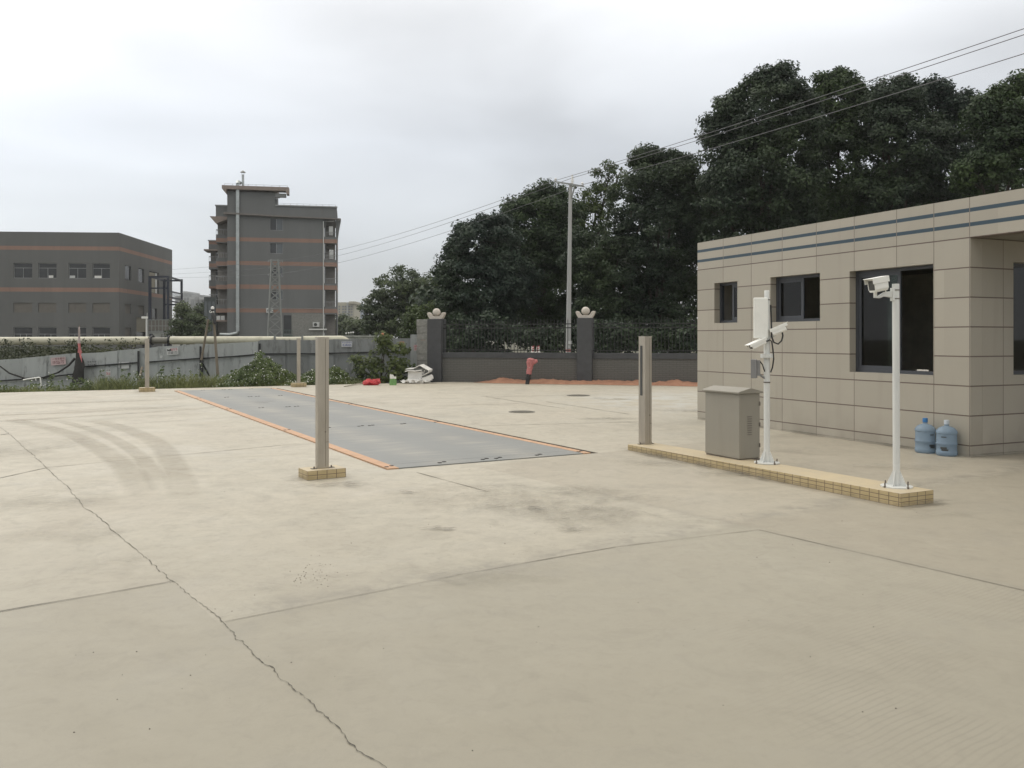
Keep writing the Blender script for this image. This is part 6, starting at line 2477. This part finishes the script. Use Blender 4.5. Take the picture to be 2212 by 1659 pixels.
    # rain pipe and cable
    MB().tube([(X1 - 0.12, -0.1, 0), (X1 - 0.12, -0.1, 17.4 + dz), (X1 + 1.3, -0.1, 17.45 + dz)], 0.055, 8).build('drain_pipe', M['white_paint'], t)
    MB().tube([(X1 - 2.0, -0.3, 2.85 + dz), (X1 + 0.35, -0.35, 2.85 + dz)], 0.10, 8).build('waste_pipe', M['white_paint'], t)
    MB().tube([(0.2, -0.06, 5.66 + dz), (X1 - 0.3, -0.06, 5.66 + dz)], 0.025, 5).build('wall_cable', M['frame_far'], t)
    # rough lower wall patch
    MB().box(8.25, X1 - 0.02, -0.03, -0.002, 0.5 + dz, 5.0 + dz).build('bare_render', M['block'], t)
    for (x, z) in ((5.0, 5.05), (11.0, 3.2)):
        a = MB().box(x, x + 0.85, -0.45, -0.04, z + dz, z + 0.62 + dz).build('air_conditioner', M['paper_white'], t, bevel=0.03)
        MB().lathe([(0.22, 0), (0.22, 0.02), (0.05, 0.03)], 14, Matrix.Translation((x + 0.36, -0.452, z + 0.32 + dz)) @ Matrix.Rotation(R(90), 4, 'X')).build('fan_grille', M['steel_dark'], a)
    m = MB()
    m.box(7.0, 8.4, -0.35, -0.02, 2.0 + dz, 2.06 + dz)
    for x in np.linspace(7.0, 8.4, 8):
        m.box(x - 0.015, x + 0.015, -0.35, -0.32, 2.06 + dz, 2.75 + dz)
    m.box(7.0, 8.4, -0.35, -0.32, 2.75 + dz, 2.8 + dz)
    m.build('window_cage', M['window_green'], t)
    # stepped wings with balconies at the left
    y0 = 1.5
    for k, (xa, xb, ya, yb, zt, lv) in enumerate(((-1.62, -0.002, 1.4, 12.0, 19.3, [(14.4, 15.5), (11.3, 12.4), (8.2, 9.3), (5.1, 6.2)]), (-3.0, -1.622, 4.6, 12.5, 14.95, [(11.1, 12.2), (8.5, 9.6), (6.0, 7.0)]))):
        nm = 'wing'
        wg = MB().box(xa, xb, ya + 1.5, yb, 0, zt + dz - (1.0)).build(nm, M['recess'], t)
        MB().box(xa - 0.02, xb, ya, yb + 0.1, zt - 1.6 + dz + (0.0 if k == 0 else 0.35), zt + dz).build('wing_parapet', fm, t)
        MB().box(xa - 0.12, xb, ya - 0.1, ya + 0.3, zt + dz + 0.001, zt + 0.14 + dz).build('wing_coping', M['frame_far'], t)
        MB().prism([(xa - 0.75, zt - 1.45 + dz), (xb, zt - 1.45 + dz), (xb, zt - 1.75 + dz), (xa + 0.1, zt - 2.4 + dz), (xa - 0.05, zt - 2.3 + dz)] if k == 0 else [(xa - 0.6, zt - 1.15 + dz), (xb, zt - 1.15 + dz), (xb, zt - 1.35 + dz), (xa - 0.6, zt - 1.35 + dz)], ya - 0.4, ya + 3).build('wing_ledge', M['apt_trim'], t)
        for a, b in lv:
            bal = MB().box(xa, xb, ya, ya + 1.49, a + dz, b + dz).build('balcony', fm, t)
            r = MB()
            r.box(xa, xb, ya + 0.02, ya + 0.07, b + dz + 0.62, b + dz + 0.68)
            for x in np.linspace(xa + 0.03, xb - 0.03, 6):
                r.box(x - 0.02, x + 0.02, ya + 0.02, ya + 0.06, b + dz, b + dz + 0.62)
            r.box(xa, xa + 0.05, ya + 0.071, ya + 1.4, b + dz + 0.62, b + dz + 0.68)
            r.build('balcony_rail', M['frame_far'], bal)
            if k == 1:
                MB().box(xa + 0.75, xb - 0.1, ya + 1.44, ya + 1.48, b + dz + 0.02, b + 1.6 + dz).build('window', M['glass_far'], t)
    # glazed ground storey annex
    an = MB().box(-3.3, -1.7, 2.4, 4.4, 0, 7.2 + dz)
    an.build('stair_annex', M['annex'], t)
    m = MB()
    for x in (-3.22, -2.72, -2.25):
        for z0, z1 in ((4.2, 6.6), (0.2, 3.2)):
            m.box(x, x + 0.34, 2.36, 2.395, z0 + dz, z1 + dz)
    m.build('window', M['glass_blue'], t)
    MB().box(-1.9, -0.01, 0.9, 2.3, 3.9 + dz, 4.1 + dz).build('awning', M['apt_trim'], t)
    for x, z in ((-1.5, 4.12), (-0.95, 4.12)):
        MB().box(x, x + 0.45, 1.1, 1.5, z + dz, z + 0.55 + dz).build('air_conditioner', M['paper_white'], t)


M['apt_trim'] = mk('brown_grey_trim', (0.25, 0.205, 0.18), 0.8)
M['ledge_grey'] = mk('ledge_grey', (0.17, 0.155, 0.145), 0.8)
M['window_green'] = mk('green_window_cage', (0.07, 0.12, 0.095), 0.6)
M['annex'] = mk('dark_green_cladding', (0.05, 0.062, 0.060), 0.5)
build_apartment()


# ------------------------------------------------------------------ far housing
def build_towers():
    Y = 430.0

    def block(t, o, x0, x1, ytop, mat, y, d=18, ybot=760, name='block', rows=None):
        a, b = P(x0, ytop, y), P(x1, ytop, y)
        zb = P(x0, ybot, y).z
        ob = MB().box(a.x - o.x, b.x - o.x, y - o.y, y - o.y + d, zb - o.z, a.z - o.z).build(name, M[mat], t)
        if rows:
            n, y0, dy, hy, cols = rows
            for r in range(n):
                z1 = P(x0, y0 + r * dy, y).z - o.z
                z0 = P(x0, y0 + r * dy + hy, y).z - o.z
                for c0, c1 in cols:
                    xa, xb = P(c0, 0, y).x - o.x, P(c1, 0, y).x - o.x
                    MB().box(xa, xb, y - o.y - 0.15, y - o.y - 0.01, z0, z1).build('window', M['tower_glass'], t)
    o = P(415, HY, Y)
    o.z = -1
    t = thing('pale_tower_block', 'pale grey housing blocks far off between the factory and the apartments', 'housing block', o)
    block(t, o, 378, 394.5, 639.5, 'tower_pale', Y, rows=(3, 644, 4.6, 2.4, [(381, 385), (387, 392)]))
    block(t, o, 394.5, 406.5, 633, 'tower_grey', Y - 4, name='stair_core')
    block(t, o, 395.5, 403.5, 629.4, 'tower_pale', Y - 1, name='roof_room')
    block(t, o, 394.4, 409, 641, 'tower_pale', Y - 8, rows=(3, 643, 3.6, 2.2, [(397, 402), (403.5, 408.2)]))
    block(t, o, 406.5, 424, 637, 'tower_pale', Y, rows=(4, 642, 4.2, 2.2, [(409, 411), (414, 417), (420.5, 422.5)]))
    block(t, o, 409.5, 420, 646.5, 'tower_grey', Y - 6, name='bay')
    block(t, o, 424, 431, 640.3, 'tower_pale', Y + 4)
    block(t, o, 430.5, 439.5, 637.3, 'tower_grey', Y, rows=None)
    block(t, o, 430.2, 440, 642, 'tower_pale', Y - 4, ybot=647, name='cornice')
    o = P(750, HY, Y + 20)
    o.z = -1
    t = thing('cream_tower_block', 'cream housing block with balconies far off right of the apartments', 'housing block', o)
    y = Y + 20
    block(t, o, 729.5, 765, 653, 'tower_cream', y, rows=(4, 660.5, 5.8, 3.6, [(731.5, 735), (739, 743.5), (744.5, 748.5), (751.5, 757), (758.5, 761.5)]))
    block(t, o, 754, 766.5, 651, 'tower_cream', y - 3, ybot=656, name='roof_room')
    block(t, o, 748.6, 751.2, 653.2, 'tower_pale', y - 1.5, name='pilaster')
    o = P(775, HY, y + 40)
    o.z = -1
    t = thing('blue_grey_tower', 'blue grey tower block far off beside the cream housing block', 'tower block', o)
    block(t, o, 763, 775.5, 655.5, 'tower_blue', y + 40, rows=(8, 659, 3.4, 1.6, [(765.5, 768), (770, 773)]))
    o = P(782, HY, y + 80)
    o.z = -1
    t = thing('pale_far_tower', 'smaller pale tower block farthest off at the edge of the lone tree', 'tower block', o)
    block(t, o, 775, 783, 660.5, 'tower_blue', y + 80, rows=(6, 664, 3.6, 1.6, [(777, 779), (780, 782)]))


build_towers()

# pale shed glimpsed through the grove
def build_shed():
    Y = 72
    a, b = P(1425, 700, Y), P(1482, 700, Y)
    t = thing('pale_shed', 'pale building glimpsed under the trees left of the office', 'shed', (a.x, Y, -0.2))
    L = b.x - a.x
    hz = P(1450, 645, Y).z + 0.2
    MB().box(0, L, 0, 5, 0, hz - 0.4).build('wall', M['tower_grey'], t)
    MB().prism([(-0.2, hz - 0.4), (L + 0.2, hz - 0.1), (L + 0.2, hz + 0.15), (-0.2, hz - 0.15)], -0.3, 5.2).build('roof', M['paper_white'], t)
    for x in (0.3, 1.2):
        MB().box(x, x + 0.6, -0.03, -0.005, 1.5, 2.6).build('window', M['glass_far'], t)


build_shed()


# ------------------------------------------------------------------ pylon, utility pole and wires
def build_pylon():
    Y = 83.5
    c = P(594, HY, Y)
    base = -1.2
    zt = P(594, 561, Y).z
    t = thing('lattice_pylon', 'slim grey lattice pylon in front of the apartment block', 'pylon', (c.x, c.y, base), 0.25)
    Hh = zt - base

    def hw(z):
        return 0.78 - (0.78 - 0.32) * (z / Hh)
    for sx, sy in ((1, 1), (1, -1), (-1, 1), (-1, -1)):
        MB().bar((sx * hw(0), sy * hw(0), 0), (sx * hw(Hh), sy * hw(Hh), Hh), 0.13).build('leg', M['lattice'], t)
    m = MB()
    zs = [0]
    while zs[-1] < Hh - 0.5:
        zs.append(min(Hh, zs[-1] + hw(zs[-1]) * 1.7))
    for a, b in zip(zs[:-1], zs[1:]):
        A, B = hw(a), hw(b)
        for k in range(4):
            c0 = [(1, -1), (1, 1), (-1, 1), (-1, -1)][k]
            c1 = [(1, 1), (-1, 1), (-1, -1), (1, -1)][k]
            m.bar((c0[0] * A, c0[1] * A, a), (c1[0] * B, c1[1] * B, b), 0.075)
            m.bar((c1[0] * A, c1[1] * A, a), (c0[0] * B, c0[1] * B, b), 0.075)
            m.bar((c0[0] * B, c0[1] * B, b), (c1[0] * B, c1[1] * B, b), 0.06)
    m.build('bracing', M['lattice'], t)
    for py, l, r in ((562, -0.62, 0.72), (576, -0.55, 0.75), (591.5, -0.62, 0.60)):
        z = P(594, py, Y).z - base
        q = MB()
        q.bar((l, 0, z), (r, 0, z), 0.09)
        q.bar((l, 0, z), (-0.3, 0, z - 0.35), 0.05)
        q.bar((r, 0, z), (0.3, 0, z - 0.35), 0.05)
        q.build('cross_arm', M['lattice'], t)
        for x in (l, r):
            MB().lathe([(0.03, z - 0.22), (0.05, z - 0.12), (0.03, z - 0.03)], 8, Matrix.Translation((x, 0, 0))).build('insulator', M['frame_far'], t)


def build_utility_pole():
    b = P(1226.5, HY, 36)
    top = P(1232.5, 396, 36)
    b.z = -0.2
    t = thing('utility_pole', 'tall concrete utility pole with a steel crossarm behind the brick wall', 'utility pole', b)
    MB().tube([(0, 0, 0), top - b], [0.118, 0.070], 18).build('pole_shaft', M['pole_concrete'], t, smooth=True)
    a0 = P(1199, 392.5, 36.6) - b
    a1 = P(1260, 402.5, 35.4) - b
    mid = (a0 + a1) / 2
    MB().bar(a0, a1, 0.09, 0.07).build('crossarm', M['lattice'], t)
    MB().bar(a0.lerp(a1, 0.72), (top - b) + Vector((0, 0, -0.75)), 0.045).build('brace', M['lattice'], t)
    for u, hgt in ((0.02, 0.16), (0.62, 0.42), (0.97, 0.16)):
        p = a0.lerp(a1, u)
        MB().lathe([(0.03, 0.03), (0.055, 0.06), (0.03, 0.085), (0.06, 0.12), (0.03, hgt)], 10, Matrix.Translation(p)).build('insulator', M['globe'], t, smooth=True)
    for py, h, w, mt in ((746, 5.5, 4.5, 'paper_white'), (737, 7, 9, 'paper_white')):
        c = P(1228.0 if h < 6 else 1231, py + 3, 35.83) - b
        s = 36 / F
        MB().box(c.x - w * s / 2, c.x + w * s / 2, c.y - 0.006, c.y, c.z - h * s / 2, c.z + h * s / 2).build('notice_plate', M[mt], t)
    c = P(1228, 757, 36) - b
    MB().lathe([(0.121, c.z - 0.05), (0.121, c.z + 0.05)], 18, Matrix.Translation((c.x, c.y, 0))).build('red_band', M['pink_wrap'], t)


build_pylon()
build_utility_pole()


def build_wires():
    def span(a, b, sag, n=24):
        return [a.lerp(b, i / n) - Vector((0, 0, sag * 4 * (i / n) * (1 - i / n))) for i in range(n + 1)]

    def hit(px, py, Y):
        return P(px, py, Y)
    #            left end       pylon            pole               right: two points seen
    rows = (((300, 585.5, 118), (606, 562, 83.5), (1199.5, 390, 36.6), (2212, 62, 18.4), 'overhead wire, uppermost at the right edge of the sky'),
            ((300, 594, 118), (607, 576, 83.5), (1237, 384, 35.8), (2212, 75, 18.2), 'overhead wire running just under the uppermost one at the right'),
            ((300, 600, 118), (604, 591, 83.5), (1258, 399, 35.4), (2212, 116, 18.0), 'overhead wire hanging lowest and apart from the other two'))
    for A, B, C, D, lab in rows:
        a, b, c, d = hit(*A), hit(*B), hit(*C), hit(*D)
        d.z += 0.5 * 4 * (1 / 2.6) * (1.6 / 2.6)      # so the sagging wire still passes through d
        e = d + (d - c) * 1.6
        pts = span(a, b, 0.15) + span(b, c, 0.55)[1:] + span(c, e, 0.5, 40)[1:]
        m = MB().tube(pts, 0.010, 5)
        o = m.build('power_line', M['wire'], smooth=True)
        tag(o, lab, 'wire', 'overhead power lines')


build_wires()


# ------------------------------------------------------------------ thin summer haze in the air
def build_haze():
    m = bpy.data.materials.new('haze_air')
    m.use_nodes = True
    nt = m.node_tree
    nt.nodes.clear()
    out = nt.nodes.new('ShaderNodeOutputMaterial')
    v = nt.nodes.new('ShaderNodeVolumePrincipled')
    v.inputs['Color'].default_value = (0.93, 0.95, 0.97, 1)
    v.inputs['Density'].default_value = 0.00032
    v.inputs['Anisotropy'].default_value = 0.2
    nt.links.new(v.outputs[0], out.inputs['Volume'])
    b = MB().box(-3400, 3400, -700, 4900, -4.0, 60.0)
    o = b.build('haze', m)
    tag(o, kind='stuff')


build_haze()
